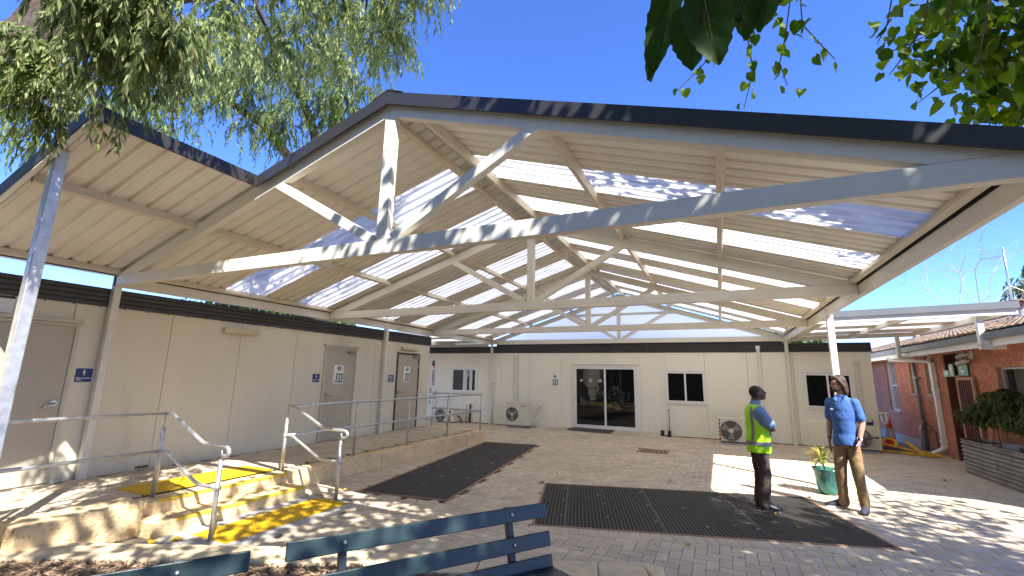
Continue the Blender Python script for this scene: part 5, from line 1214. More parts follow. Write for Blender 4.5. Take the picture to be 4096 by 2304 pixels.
connect(ta_, [(x, y, z+.2) for x, y, z, r in CA], [(-5.52,1.36,4.43),(-5.50,1.55,4.85),(-5.3,2.0,5.5),(-4.9,2.7,6.3),(-5.6,1.7,5.8),(-4.7,1.7,5.1),(-4.0,1.6,5.0),(-4.4,3.0,6.3),(-3.6,3.6,6.6)], .014)
npmesh('crown', V, F, 'pepper', ta_, kind='stuff'); npmesh('twigs', SV, SF, 'twig', ta_, kind='stuff')
# its high overhead foliage, which dapples the steps and the roof
CO = [(-4.2,2.6,7.6,1.0),(-3.4,3.4,7.9,.9),(-2.6,2.2,7.6,1.0),(-2.4,3.2,8.0,.8),(-1.6,2.4,8.0,.8),(-7.5,-2.5,5.5,1.5),(-6,-4,6,1.5),(-4.5,-4.5,6,1.5),(-8,-1,7,1.5)]
V, F, SV, SF = drooping(CO, 36, 24, lw=0.010)
npmesh('high_crown', V, F, 'pepper', ta_, kind='stuff'); npmesh('twigs', SV, SF, 'twig', ta_, kind='stuff')

# weeping tree behind the left building
tb_ = thing('rear_weeping_tree', (-12.6, 11.2, 0), 'large weeping tree rising behind the left building and the canopy roof', 'tree')
tree_limbs(tb_, [([(-12.6,11.2,0),(-12.2,10.8,4),(-11.2,9.9,7),(-9.9,8.83,8.7),(-9.6,8.5,9.6)],[.5,.42,.3,.22,.16]),
                 ([(-11.2,9.9,7),(-9.97,8.15,8.39),(-9.55,7.04,9.15),(-9.25,6.19,9.36),(-8.78,5.28,9.72)],[.2,.12,.10,.08,.05]),
                 ([(-11.2,9.9,7),(-11.2,7.5,8.5),(-11.4,5.6,8.8),(-11.8,4.4,8.6)],[.2,.12,.08,.04])])
CB = [(-11.39,5.52,7.9,1.1),(-11.71,5.33,7.5,1.1),(-11.82,4.52,7.9,1.4),(-10.26,6.51,8.8,1.1),(-10.19,7.09,8.4,1.0),(-9.71,7.51,8.6,1.0),(-9.15,7.9,8.95,1.0),(-8.86,8.21,9.9,1.1),(-10.46,6.99,8.0,.7),(-9.55,7.94,8.3,.9),(-8.56,8.27,9.2,.7),(-10.76,6.08,8.5,.9),(-11.46,3.73,6.8,1.1),(-11.87,3.31,6.0,1.1),(-9.6,6.8,9.7,1.1),(-10.6,5.6,9.6,1.2),(-9.0,7.2,10.6,1.2)]
V, F, SV, SF = drooping(CB, 62, 26, tl=(.45,1.1), leaf=(.08,.15), lw=.014)
connect(tb_, CB, [(-9.9,8.83,8.7),(-9.97,8.15,8.39),(-9.55,7.04,9.15),(-9.25,6.19,9.36),(-11.2,7.5,8.5),(-11.4,5.6,8.8),(-11.8,4.4,8.6)], .03)
npmesh('crown', V, F, 'pepper_far', tb_, kind='stuff'); npmesh('twigs', SV, SF, 'twig', tb_, kind='stuff')

# background trees far behind the roofs
def far_tree(x, y, h, r, label, n=900, trunk=True):
    t = thing('background_tree', (x, y, 0), label, 'tree')
    MB().tube([(x,y,0),(x+.1,y,h*.45),(x,y,h*.7)], [.3,.22,.1], 8).build('trunk', 'bark', t, smooth=True)
    cl = [(x+random.gauss(0, r*.45), y+random.gauss(0, r*.45), h*random.uniform(.62,.98), r*.42) for _ in range(14)]
    V, F, SV, SF = drooping(cl, n//14, 16, tl=(.5,1.0), leaf=(.12,.22), lw=.03, droop=.5)
    npmesh('crown', V, F, 'pepper_far', t, kind='stuff')
far_tree(-15, 10.5, 4.6, 2.2, 'leafy tree showing as a strip above the left parapet')
far_tree(-17, 16, 4.9, 2.4, 'leafy tree showing above the parapet near the side canopy')
far_tree(3.5, 30, 5.0, 2.2, 'leafy tree top just above the back parapet under the link canopy')
far_tree(13.6, 26.5, 6.6, 1.6, 'sparse leafy tree behind the antenna mast', 500)
t = thing('bare_tree', (10.0, 26, 0), 'leafless tree with fine grey branches behind the tiled roof', 'tree')
k = MB()
def branch(p, d, L, r, dep):
    q = p+d*L; k.tube([p, p+d*L*.5+Vector((random.gauss(0,.05),random.gauss(0,.05),0))*L, q], [r, r*.8, r*.6], 5, False)
    if dep == 0: return
    for _ in range(3 if dep > 1 else 2):
        nd = (d+Vector((random.gauss(0,.55), random.gauss(0,.55), random.gauss(.12,.35)))).normalized(); branch(q, nd, L*random.uniform(.55,.85), r*.55, dep-1)
branch(Vector((10.0,26,0)), Vector((0,0,1)), 2.9, .07, 5); k.build('branches', 'deadwood', t, kind='stuff')

# mulberry overhead
def mul_leaf_verts():
    o = [(0,0),(.30,-.10),(.50,.12),(.52,.38),(.40,.66),(.20,.88),(0,1.08)]
    v = [(0,0.0,0),(0,.35,-.02),(0,.7,-.04),(0,1.08,-.16)]
    R_ = [(.28,-.10,.05),(.48,.12,.09),(.50,.40,.08),(.36,.68,.02)]
    v += R_+[(-x, y, z) for x, y, z in R_]
    f = [(0,4,5,1),(1,5,6,2),(2,6,7,3),(0,1,9,8),(1,2,10,9),(2,3,11,10)]
    return np.array(v), np.array(f)
LV, LF = mul_leaf_verts()
def mul_leaves(P, S_, name, parent, m='mulberry', **kw):
    n = len(P); a = rng.uniform(0, 2*np.pi, n); el = rng.normal(-0.75, .5, n)
    D = np.stack([np.cos(a)*np.cos(el), np.sin(a)*np.cos(el), np.sin(el)], -1)
    up = norm(np.stack([rng.normal(0,.5,n), rng.normal(0,.5,n), np.ones(n)], -1)); s = norm(np.cross(D, up)); b = np.cross(s, D)
    V = P[:,None]+(s[:,None]*LV[None,:,0:1]+D[:,None]*LV[None,:,1:2]+b[:,None]*LV[None,:,2:3])*S_[:,None,None]
    F = (LF[None]+(np.arange(n)*len(LV))[:,None,None]).reshape(-1,4)
    return npmesh(name, V.reshape(-1,3), F, m, parent, **kw)
tm = thing('mulberry_tree', (5.6, -0.6, 0), 'broad leaved mulberry tree hanging over from the upper right', 'tree')
tree_limbs(tm, [([(5.6,-.6,0),(5.4,-.3,1.6),(5.0,0.3,3.0),(4.6,1.2,4.4),(4.0,2.6,5.4),(3.0,3.8,5.4),(2.3,4.6,4.9)],[.26,.22,.18,.13,.09,.06,.03]),
                ([(5.0,.3,3.0),(3.6,.3,4.9),(1.8,.6,5.9),(.4,1.4,6.4),(-.6,2.0,6.6)],[.14,.1,.08,.05,.03]),
                ([(5.4,-.3,1.6),(6.2,1.2,3.6),(6.6,2.8,5.2),(6.4,4.2,6.0)],[.16,.12,.08,.04]),
                ([(1.8,.6,5.9),(1.2,2.2,5.9),(.8,3.2,5.3),(.6,3.5,4.7)],[.06,.045,.03,.015])], 'bark')
def ell(n, cs):
    cs = np.array(cs); w = cs[:,3]**2; ci = rng.choice(len(cs), n, p=w/w.sum()); d = norm(rng.normal(size=(n,3)))
    return cs[ci,:3]+d*(cs[ci,3]*rng.uniform(0,1,n)**.45)[:,None]*np.array([1,1,.75])
CM = [(1.72,3.95,4.5,.5),(2.05,4.05,4.45,.6),(1.9,4.2,4.3,.42),(2.15,4.35,4.2,.5),(2.25,4.1,4.2,.55),(2.25,4.85,4.15,.33),(2.45,4.8,4.05,.4),(2.45,4.5,4.1,.45),(2.45,5.05,4.0,.3),(2.9,4.6,4.6,.8),(3.2,5.2,4.6,.8)]
Pm = ell(1050, CM); Sm = rng.uniform(.07, .125, 1050)
order = np.argsort(np.linalg.norm(Pm-np.array([0,0,1.72]), axis=1)+np.where(Pm[:,0] > 0.5*Pm[:,1]+.25, 3, 0)); near, rest = order[:170], order[170:]
mul_leaves(Pm[rest], Sm[rest], 'crown', tm, kind='stuff')
lmeshes = []
for j in range(6):
    v = LV.copy(); v[:,2] += .07*np.sin(LV[:,1]*5+j)+.10*np.abs(LV[:,0])*(j % 3); v[:,0] *= rng.uniform(.8,1.1)
    me = bpy.data.meshes.new('leaf'); me.from_pydata(v.tolist(), [], LF.tolist()); me.materials.append(M['mulberry']); lmeshes.append(me)
def one_leaf(p, s, d=None):
    o = link('leaf', random.choice(lmeshes), tm, tuple(p)); o.scale = (s,s,s)
    dd = Vector(d) if d is not None else Vector((random.gauss(0,.5), random.gauss(0,.5), -1)); o.rotation_mode = 'QUATERNION'
    o.rotation_quaternion = dd.to_track_quat('Y', 'Z') @ Matrix.Rotation(random.uniform(-3.1,3.1), 3, 'Y').to_quaternion()
for i in near: one_leaf(Pm[i], Sm[i])
# hanging twigs with leaves
TW_ = [[(.25,3.44,4.77),(.14,3.71,4.44),(.01,3.77,4.36),(-.2,3.85,4.23)],[(.44,3.46,4.72),(.38,3.68,4.45),(.41,3.82,4.24),(.33,3.98,4.01)],[(.68,3.48,4.65),(.64,3.68,4.4),(.6,3.8,4.25),(.65,3.89,4.09)],[(.73,3.49,4.63),(.75,3.64,4.43),(.86,3.72,4.29),(.96,3.78,4.16)],[(.6,3.48,4.67),(.55,3.58,4.56),(.52,3.63,4.5)],[(1.27,3.5,4.42),(1.25,3.63,4.25),(1.2,3.71,4.16)],[(1.46,3.67,4.2),(1.35,3.81,4.05),(1.29,3.85,3.98)],[(1.75,3.79,3.9),(1.58,3.86,3.83),(1.45,3.93,3.75)],[(1.55,3.6,4.12),(1.38,3.69,4.09),(1.22,3.75,4.09)]]
for j, tw in enumerate(TW_):
    top = Vector(tw[0])+Vector((.05,-.35,.55)); MB().tube([top]+tw, [.008]+[.005]*(len(tw)-1)+[.003], 5).build('hanging_twig', 'twig', tm)
    for a, b in zip([tuple(top)]+tw[:-1], tw):
        for u in np.linspace(.15, 1, 4 if j < 4 else 3):
            p = Vector(a).lerp(Vector(b), u)+Vector((random.gauss(0,.035), random.gauss(0,.035), random.gauss(-.01,.02))); one_leaf(p, random.uniform(.055,.10))
# overhead canopy that dapples courtyard and roof
CH = [(3.5,-1.5,6.2,1.6),(1.5,-1.8,6.4,1.6),(-.5,-1.2,6.6,1.5),(-2,-2.2,6.5,1.5),(0.5,-4,6,1.7),(3,-4.2,5.8,1.7),(-2.5,-4.4,6,1.6),(5.5,-3,5.6,1.6),(7.5,-.5,5.8,1.6),(8,1.8,5.6,1.5),(4.6,2.2,5.9,1.2),(5.6,3.4,6.0,1.2),(6.6,4.4,6.2,1.1),(5.8,1.6,6.2,1.2),(4.4,.8,6.2,1.2),(3.2,1.2,6.4,1.1),(2.2,2.0,6.5,1.0),(1.4,1.1,6.4,1.0),(.6,2.0,6.9,.9),(2.6,.2,6.0,1.0),(3.8,3.2,6.2,.9),(7.4,3.2,5.9,1.1),(3.1,2.4,6.9,1.0),(1.6,2.9,7.2,.8),(7.0,5.6,6.0,.9),(2.5,3.3,7.0,.8)]
Ph = np.concatenate([ell(11500, CH), ell(750, [(.5,.5,6.3,1.1),(-.4,1.0,6.7,1.0)]), ell(5200, [(2.2,1.2,6.3,1.2),(3.6,1.6,6.2,1.2),(5.0,2.2,6.1,1.2),(4.4,3.2,6.2,1.0),(6.2,3.2,6.1,1.1),(3,.6,6.6,1.1)])]); keep = (Ph[:,2]-1.72 > np.hypot(Ph[:,0],Ph[:,1])*1.0) | (Ph[:,0] > 0.55*Ph[:,1]+.35); Ph = Ph[keep]
mul_leaves(Ph, rng.uniform(.09,.15,len(Ph)), 'high_crown', tm, kind='stuff')
# unseen leafy trees added behind the viewpoint to cut sky light on the front
for i, (x, y, h) in enumerate(((-9.5,-6.2,7.5),(-4.2,-7.0,8.2),(1.0,-7.2,8.0),(6.5,-6.6,8.0),(11.5,-4.0,7.5),(-12.5,-1.5,7.5))):
    t = thing('sky_block_tree', (x, y, 0), ['unseen bushy tree added far behind the benches to block sky', 'unseen bushy tree added in line with the benches to block sky', 'unseen bushy tree added straight behind the viewpoint to block sky', 'unseen bushy tree added behind the mulberry to block sky', 'unseen bushy tree added beyond the brick building corner to block sky', 'unseen bushy tree added beside the left building to block sky'][i], 'tree')
    MB().tube([(x,y,0),(x+.1,y,h*.3),(x,y+.1,h*.6)], [.25,.2,.1], 8).build('trunk', 'bark', t, smooth=True)
    P9 = ell(2600, [(x+random.uniform(-1.7,1.7), y+random.uniform(-1.2,1.2), h*random.uniform(.32,.92), 1.5) for _ in range(16)])
    mul_leaves(P9, rng.uniform(.2,.3,len(P9)), 'crown', t, kind='stuff')
# the two very large leaves right in front of the lens and their neighbours
def big_leaf(base, tip, width, face, curl=0.12, name='large_leaf'):
    base, tip = Vector(base), Vector(tip); d = tip-base; L = d.length; d.normalize(); f = Vector(face); s = d.cross(f).normalized(); nn = s.cross(d).normalized()
    rows = 15; k = MB(); half = 8
    for i in range(rows+1):
        u = i/rows; w = width*(math.sin(math.pi*min(1, u*0.93+.07)**0.8)**0.75)*(1-0.15*u) if 0 < u < 1 else (0.25*width if u == 0 else 0.0)
        for j in range(-half, half+1):
            x = j/half; tooth = 0.05*width*(1 if i % 2 else -1) if abs(j) == half else 0
            yoff = -0.10*L*abs(x)**2*(1-u)*1.0
            k.v.append(base+d*(u*L+yoff+0.02*L*abs(x)*(i % 2 == 0)*(abs(j) == half))+s*(x*(w+tooth))+nn*(curl*L*(abs(x)**1.5)*0.35-0.05*L*math.sin(u*3)+0.006*L*math.cos((u*9-abs(x)*3)*2)))
    n = 2*half+1
    for i in range(rows):
        for j in range(n-1): k.f.append((i*n+j, i*n+j+1, (i+1)*n+j+1, (i+1)*n+j))
    o = k.build(name, 'bigleaf', tm, smooth=True)
    ve = MB(); P = lambda i, j: Vector(k.v[i*n+half+j])-nn*0.0008
    ve.tube([P(i, 0) for i in range(rows)], [0.0016*(1-i/rows)+.0004 for i in range(rows)], 4)
    for i in range(1, rows-4, 2):
        for sg in (-1, 1): ve.tube([P(i, 0), P(min(rows-1, i+2), sg*3), P(min(rows-1, i+3), sg*6)], [.0009,.0007,.0003], 4)
    ve.build('veins', 'vein', o)
big_leaf((-0.030,0.640,2.315), (-0.072,0.685,2.195), 0.029, (-.35,-1,-.4), 0.30)
big_leaf((0.012,0.585,2.245), (0.026,0.620,2.150), 0.036, (.1,-1,-.35), 0.16)
big_leaf((-0.006,0.610,2.245), (-0.008,0.645,2.170), 0.034, (-.3,-1,-.4), 0.16)
big_leaf((0.065,0.60,2.275), (0.062,0.655,2.205), 0.032, (.5,-1,-.3), 0.3)
big_leaf((0.10,0.62,2.285), (0.085,0.66,2.215), 0.030, (-.5,-1,-.2), 0.25)
big_leaf((0.03,0.60,2.29), (0.055,0.64,2.225), 0.026, (.9,-1,-.2), 0.25)
MB().tube([(0.0,0.50,2.52),(0.008,0.57,2.34),(0.013,0.59,2.262),(0.010,0.60,2.21)], [.005,.0042,.0036,.002], 6).build('hanging_twig', 'twig', tm, smooth=True)
for a, b in (((0.010,.58,2.30),(-0.030,0.640,2.315)),((0.009,.59,2.26),(-0.006,0.610,2.245)),((0.010,.58,2.29),(0.065,0.60,2.275)),((0.008,.57,2.33),(0.10,0.62,2.285)),((0.01,.585,2.28),(0.03,0.60,2.29))): MB().tube([a, b], .0016, 5).build('leaf_stalk', 'twig', tm)

# shrub in the planter
sh = thing('planter_shrub', (4.72, 11.6, 0.55), 'dark leafy shrub growing in the corrugated planter', 'shrub')
for i in range(7):
    y = 10.4+i*0.33; MB().tube([(4.68,y,.54),(4.68+random.uniform(-.1,.1),y+random.uniform(-.15,.15),1.0)], [.012,.007], 5).build('stem', 'twig', sh)
cs = [(4.68+random.uniform(-.12,.1), y, random.uniform(.82,1.25), .24) for y in np.linspace(9.9, 12.5, 15)]+[(4.68, y, 1.35, .16) for y in (10.4, 11.3, 11.9)]
V, F, SV, SF = drooping(cs, 42, 12, tl=(.12,.3), leaf=(.05,.09), lw=.013, droop=.5)
npmesh('foliage', V, F, 'shrub', sh, kind='stuff'); npmesh('twigs', SV, SF, 'twig', sh, kind='stuff')
# dark corrugated shed behind the photographer, seen only as a reflection in the sliding door
t = thing('corrugated_shed', (-2, -10, 0), 'dark corrugated shed behind the viewpoint, mirrored in the sliding door glass', 'building')
k = MB(); n = 220
for i in range(n+1):
    x = -14+26*i/n; y = -9.0+(0.012 if i % 4 in (1, 2) else -0.012); k.v += [(x, y, -0.05), (x, y, 3.2)]
k.f = [(2*i+2, 2*i, 2*i+1, 2*i+3) for i in range(n)]; k.build('front_cladding', 'band', t)
MB().box(-14, 12, -15, -9.03, -0.05, 3.15).build('shed_body', 'band', t); MB().box(-14.2, 12.2, -15.2, -8.8, 3.2, 3.34).build('roof', 'gutter', t)

# ------------------------------------------------------------------ people
def loft(mb, rings, n=18):
    """rings: (centre, axis_u, axis_v, ru, rv); closed at both ends"""
    v = []; f = []
    for c, u, w, ru, rv in rings:
        c, u, w = Vector(c), Vector(u), Vector(w)
        for i in range(n):
            g = 2*math.pi*i/n; v.append(c+u*ru*math.cos(g)+w*rv*math.sin(g))
    for j in range(len(rings)-1):
        for i in range(n): f.append((j*n+i, j*n+(i+1) % n, (j+1)*n+(i+1) % n, (j+1)*n+i))
    f += [tuple(range(n-1,-1,-1)), tuple(range((len(rings)-1)*n, len(rings)*n))]
    mb.add(v, f); return mb
def limb(mb, pts, rs, n=14, squash=1.0, ref=(0,1,0)):
    """tapered limb through pts with radii rs and rounded ends"""
    pts = [Vector(p) for p in pts]; P = []; Rr = []
    for i in range(len(pts)-1):
        m_ = 5
        for j in range(m_): P.append(pts[i].lerp(pts[i+1], j/m_)); Rr.append(rs[i]+(rs[i+1]-rs[i])*j/m_)
    P.append(pts[-1]); Rr.append(rs[-1])
    a = (P[0]-P[1]).normalized(); b = (P[-1]-P[-2]).normalized()
    P = [P[0]+a*Rr[0]*.9, P[0]+a*Rr[0]*.6]+P+[P[-1]+b*Rr[-1]*.6, P[-1]+b*Rr[-1]*.9]; Rr = [Rr[0]*.35, Rr[0]*.8]+Rr+[Rr[-1]*.8, Rr[-1]*.35]
    rings = []
    for i in range(len(P)):
        t = (P[min(i+1, len(P)-1)]-P[max(i-1, 0)]).normalized(); u = Vector(ref); u = (u-t*u.dot(t)); 
        if u.length < 1e-3: u = Vector((1,0,0))-t*t.x
        u.normalize(); w = t.cross(u); rings.append((P[i], u, w, Rr[i], Rr[i]*squash))
    return loft(mb, rings, n)
def ellipsoid(mb, c, r3, rotm=None, nu=16, nv=12):
    k = MB().ball((0,0,0), 1, nu, nv); c = Vector(c)
    pts = [Vector((p[0]*r3[0], p[1]*r3[1], p[2]*r3[2])) for p in k.v]
    if rotm is not None: pts = [rotm @ p for p in pts]
    mb.add([c+p for p in pts], k.f); return mb
def fuse(mb, name, m, parent, voxel=0.009, smooth_it=6, wrinkle=0.0, wfreq=(9, 9, 16), zr=None):
    """melt overlapping closed shapes into one continuous skin"""
    me = mb.mesh(name, m); o = bpy.data.objects.new('tmp', me); COL.objects.link(o)
    r = o.modifiers.new('r', 'REMESH'); r.mode = 'VOXEL'; r.voxel_size = voxel; r.use_smooth_shade = True
    s_ = o.modifiers.new('s', 'SMOOTH'); s_.factor = 0.5; s_.iterations = smooth_it
    bpy.context.view_layer.update()
    e = bpy.data.meshes.new_from_object(o.evaluated_get(bpy.context.evaluated_depsgraph_get()))
    bpy.data.objects.remove(o)
    if wrinkle:
        n = len(e.vertices); co = np.empty(n*3, np.float32); no = np.empty(n*3, np.float32)
        e.vertices.foreach_get('co', co); e.vertex_normals.foreach_get('vector', no); co = co.reshape(-1,3); no = no.reshape(-1,3)
        ph = rng.uniform(0, 6, 6); x, y, z = co[:,0]*wfreq[0], co[:,1]*wfreq[1], co[:,2]*wfreq[2]
        w = np.zeros(n)
        for q_ in range(9):
            kd = rng.normal(size=3)*np.array([1,1,.8]); kd /= np.linalg.norm(kd); fr_ = rng.uniform(1.6, 4.5)
            w += (np.abs(np.sin((x*kd[0]+y*kd[1]+z*kd[2])*fr_+rng.uniform(0,6)+.8*np.sin(z*1.3+x*1.1+ph[q_ % 6])))**.6-.65)*1.1
        co = co+no*(w*wrinkle)[:,None]; e.vertices.foreach_set('co', co.astype(np.float32).ravel()); e.update()
    e.name = name; e.materials.clear(); e.materials.append(M[m]); e.shade_smooth()
    ob = bpy.data.objects.new(name, e); COL.objects.link(ob); ob.parent = parent; OFF[ob] = OFF[parent]
    return ob
def hand(mb, wrist, fwd, palm_n, thumb_side, s=1.0, curl=0.5):
    """wrist point, direction of the fingers, palm normal (the way fingers curl), direction of the thumb side"""
    w, f, p = Vector(wrist), Vector(fwd).normalized(), Vector(palm_n).normalized(); t = Vector(thumb_side); t = (t-f*t.dot(f)).normalized()
    loft(mb, [(w-f*.02*s, t, p, .026*s, .021*s), (w+f*.02*s, t, p, .032*s, .018*s), (w+f*.06*s, t, p, .042*s, .016*s), (w+f*.09*s, t, p, .041*s, .014*s), (w+f*.10*s, t, p, .034*s, .010*s)], 14)
    for i, (off, L) in enumerate(((.031,.072),(.010,.082),(-.011,.076),(-.031,.058))):
        b = w+f*.092*s+t*off*s; d1 = (f+t*off*1.5).normalized()
        c1 = (d1*math.cos(curl*.6)+p*math.sin(curl*.6)); c2 = (d1*math.cos(curl*1.3)+p*math.sin(curl*1.3)); c3 = (d1*math.cos(curl*1.8)+p*math.sin(curl*1.8))
        q1 = b+c1*L*.45*s; q2 = q1+c2*L*.33*s; q3 = q2+c3*L*.25*s
        limb(mb, [b-f*.02*s, q1, q2, q3], [.0105*s,.010*s,.0092*s,.008*s], 10)
    b = w+f*.025*s+t*.028*s; d1 = (f*.75+t*.75+p*.25).normalized(); q1 = b+d1*.042*s; q2 = q1+(d1*.7+f*.5+p*.2).normalized()*.032*s
    limb(mb, [b-d1*.015*s, q1, q2], [.0135*s,.0115*s,.009*s], 10)
def head(mb, c, fw, up, s=1.0):
    """skull, jaw, nose, brow, ears; c is the head centre"""
    fw, up = Vector(fw).normalized(), Vector(up); up = (up-fw*up.dot(fw)).normalized(); lf_ = up.cross(fw); c = Vector(c)
    rm = Matrix((fw, lf_, up)).transposed(); P = lambda a, b, z: c+rm @ Vector((a*s, b*s, z*s))
    ellipsoid(mb, P(-.008,0,.022), (.098*s,.077*s,.097*s), rm)          # cranium
    ellipsoid(mb, P(.028,0,-.035), (.064*s,.059*s,.082*s), rm)          # face
    ellipsoid(mb, P(.052,0,-.098), (.030*s,.034*s,.020*s), rm)          # chin
    ellipsoid(mb, P(.020,0,-.075), (.055*s,.055*s,.035*s), rm)          # jaw
    ellipsoid(mb, P(.083,0,.022), (.014*s,.046*s,.011*s), rm)           # brow
    limb(mb, [P(.090,0,.012), P(.103,0,-.012), P(.111,0,-.030)], [.009*s,.010*s,.0125*s], 10)
    ellipsoid(mb, P(.098,0,-.033), (.012*s,.018*s,.009*s), rm)
    ellipsoid(mb, P(.088,0,-.062), (.010*s,.024*s,.006*s), rm); ellipsoid(mb, P(.086,0,-.073), (.010*s,.021*s,.006*s), rm)
    for sg in (-1, 1):
        ellipsoid(mb, P(-.008, sg*.080, -.008), (.020*s,.009*s,.032*s), rm)
        ellipsoid(mb, P(.068, sg*.034, -.030), (.016*s,.018*s,.016*s), rm)
    return P, rm
def face(parent, P, rm, s, lip='lip'):
    for sg in (-1, 1):
        k = MB(); ellipsoid(k, P(.083, sg*.032, .004), (.009*s,.0135*s,.0062*s), rm, 10, 8); k.build('eye', 'eye', parent, smooth=True)
        k = MB(); ellipsoid(k, P(.088, sg*.033, .024), (.006*s,.020*s,.0035*s), rm, 10, 6); k.build('eyebrow', 'hair_black', parent, smooth=True)
    k = MB(); ellipsoid(k, P(.0935, 0, -.0675), (.006*s,.021*s,.0035*s), rm, 12, 6); k.build('mouth', lip, parent, smooth=True)
X, Yv, Z = Vector((1,0,0)), Vector((0,1,0)), Vector((0,0,1))
def torso_rings(rows, grow=0.0): return [((x, y, z), Yv, X, w+grow, d+grow) for x, y, z, w, d in rows]
def shoe(parent, heel, direction, m, sole='shoe', L=0.28, top=0.10):
    h = Vector(heel); d = Vector((*direction, 0)).normalized(); s_ = Vector((-d.y, d.x, 0)); k = MB()
    loft(k, [(h+d*-.005+Z*.045, s_, Z, .024, .036), (h+d*.02+Z*.062, s_, Z, .037, .060), (h+d*.06+Z*.066, s_, Z, .040, .064), (h+d*.11+Z*.055, s_, Z, .042, .053), (h+d*.17+Z*.043, s_, Z, .048, .041), (h+d*.23+Z*.034, s_, Z, .047, .032), (h+d*(L-.012)+Z*.027, s_, Z, .034, .024), (h+d*L+Z*.024, s_, Z, .016, .014)], 16)
    o = fuse(k, 'shoe', m, parent, .007, 3)
    q = MB(); outl = [(-.008,.020),(.02,.036),(.08,.039),(.15,.044),(.21,.048),(.26,.036),(L,.014)]
    poly = [(a, b) for a, b in outl]+[(a, -b) for a, b in reversed(outl)]
    q.prism(poly, lambda a, b: h+d*a+s_*b+Z*0.001, lambda a, b: h+d*a+s_*b+Z*.022); q.build('sole', sole, o, fix=True, bevel=.004)
    return o

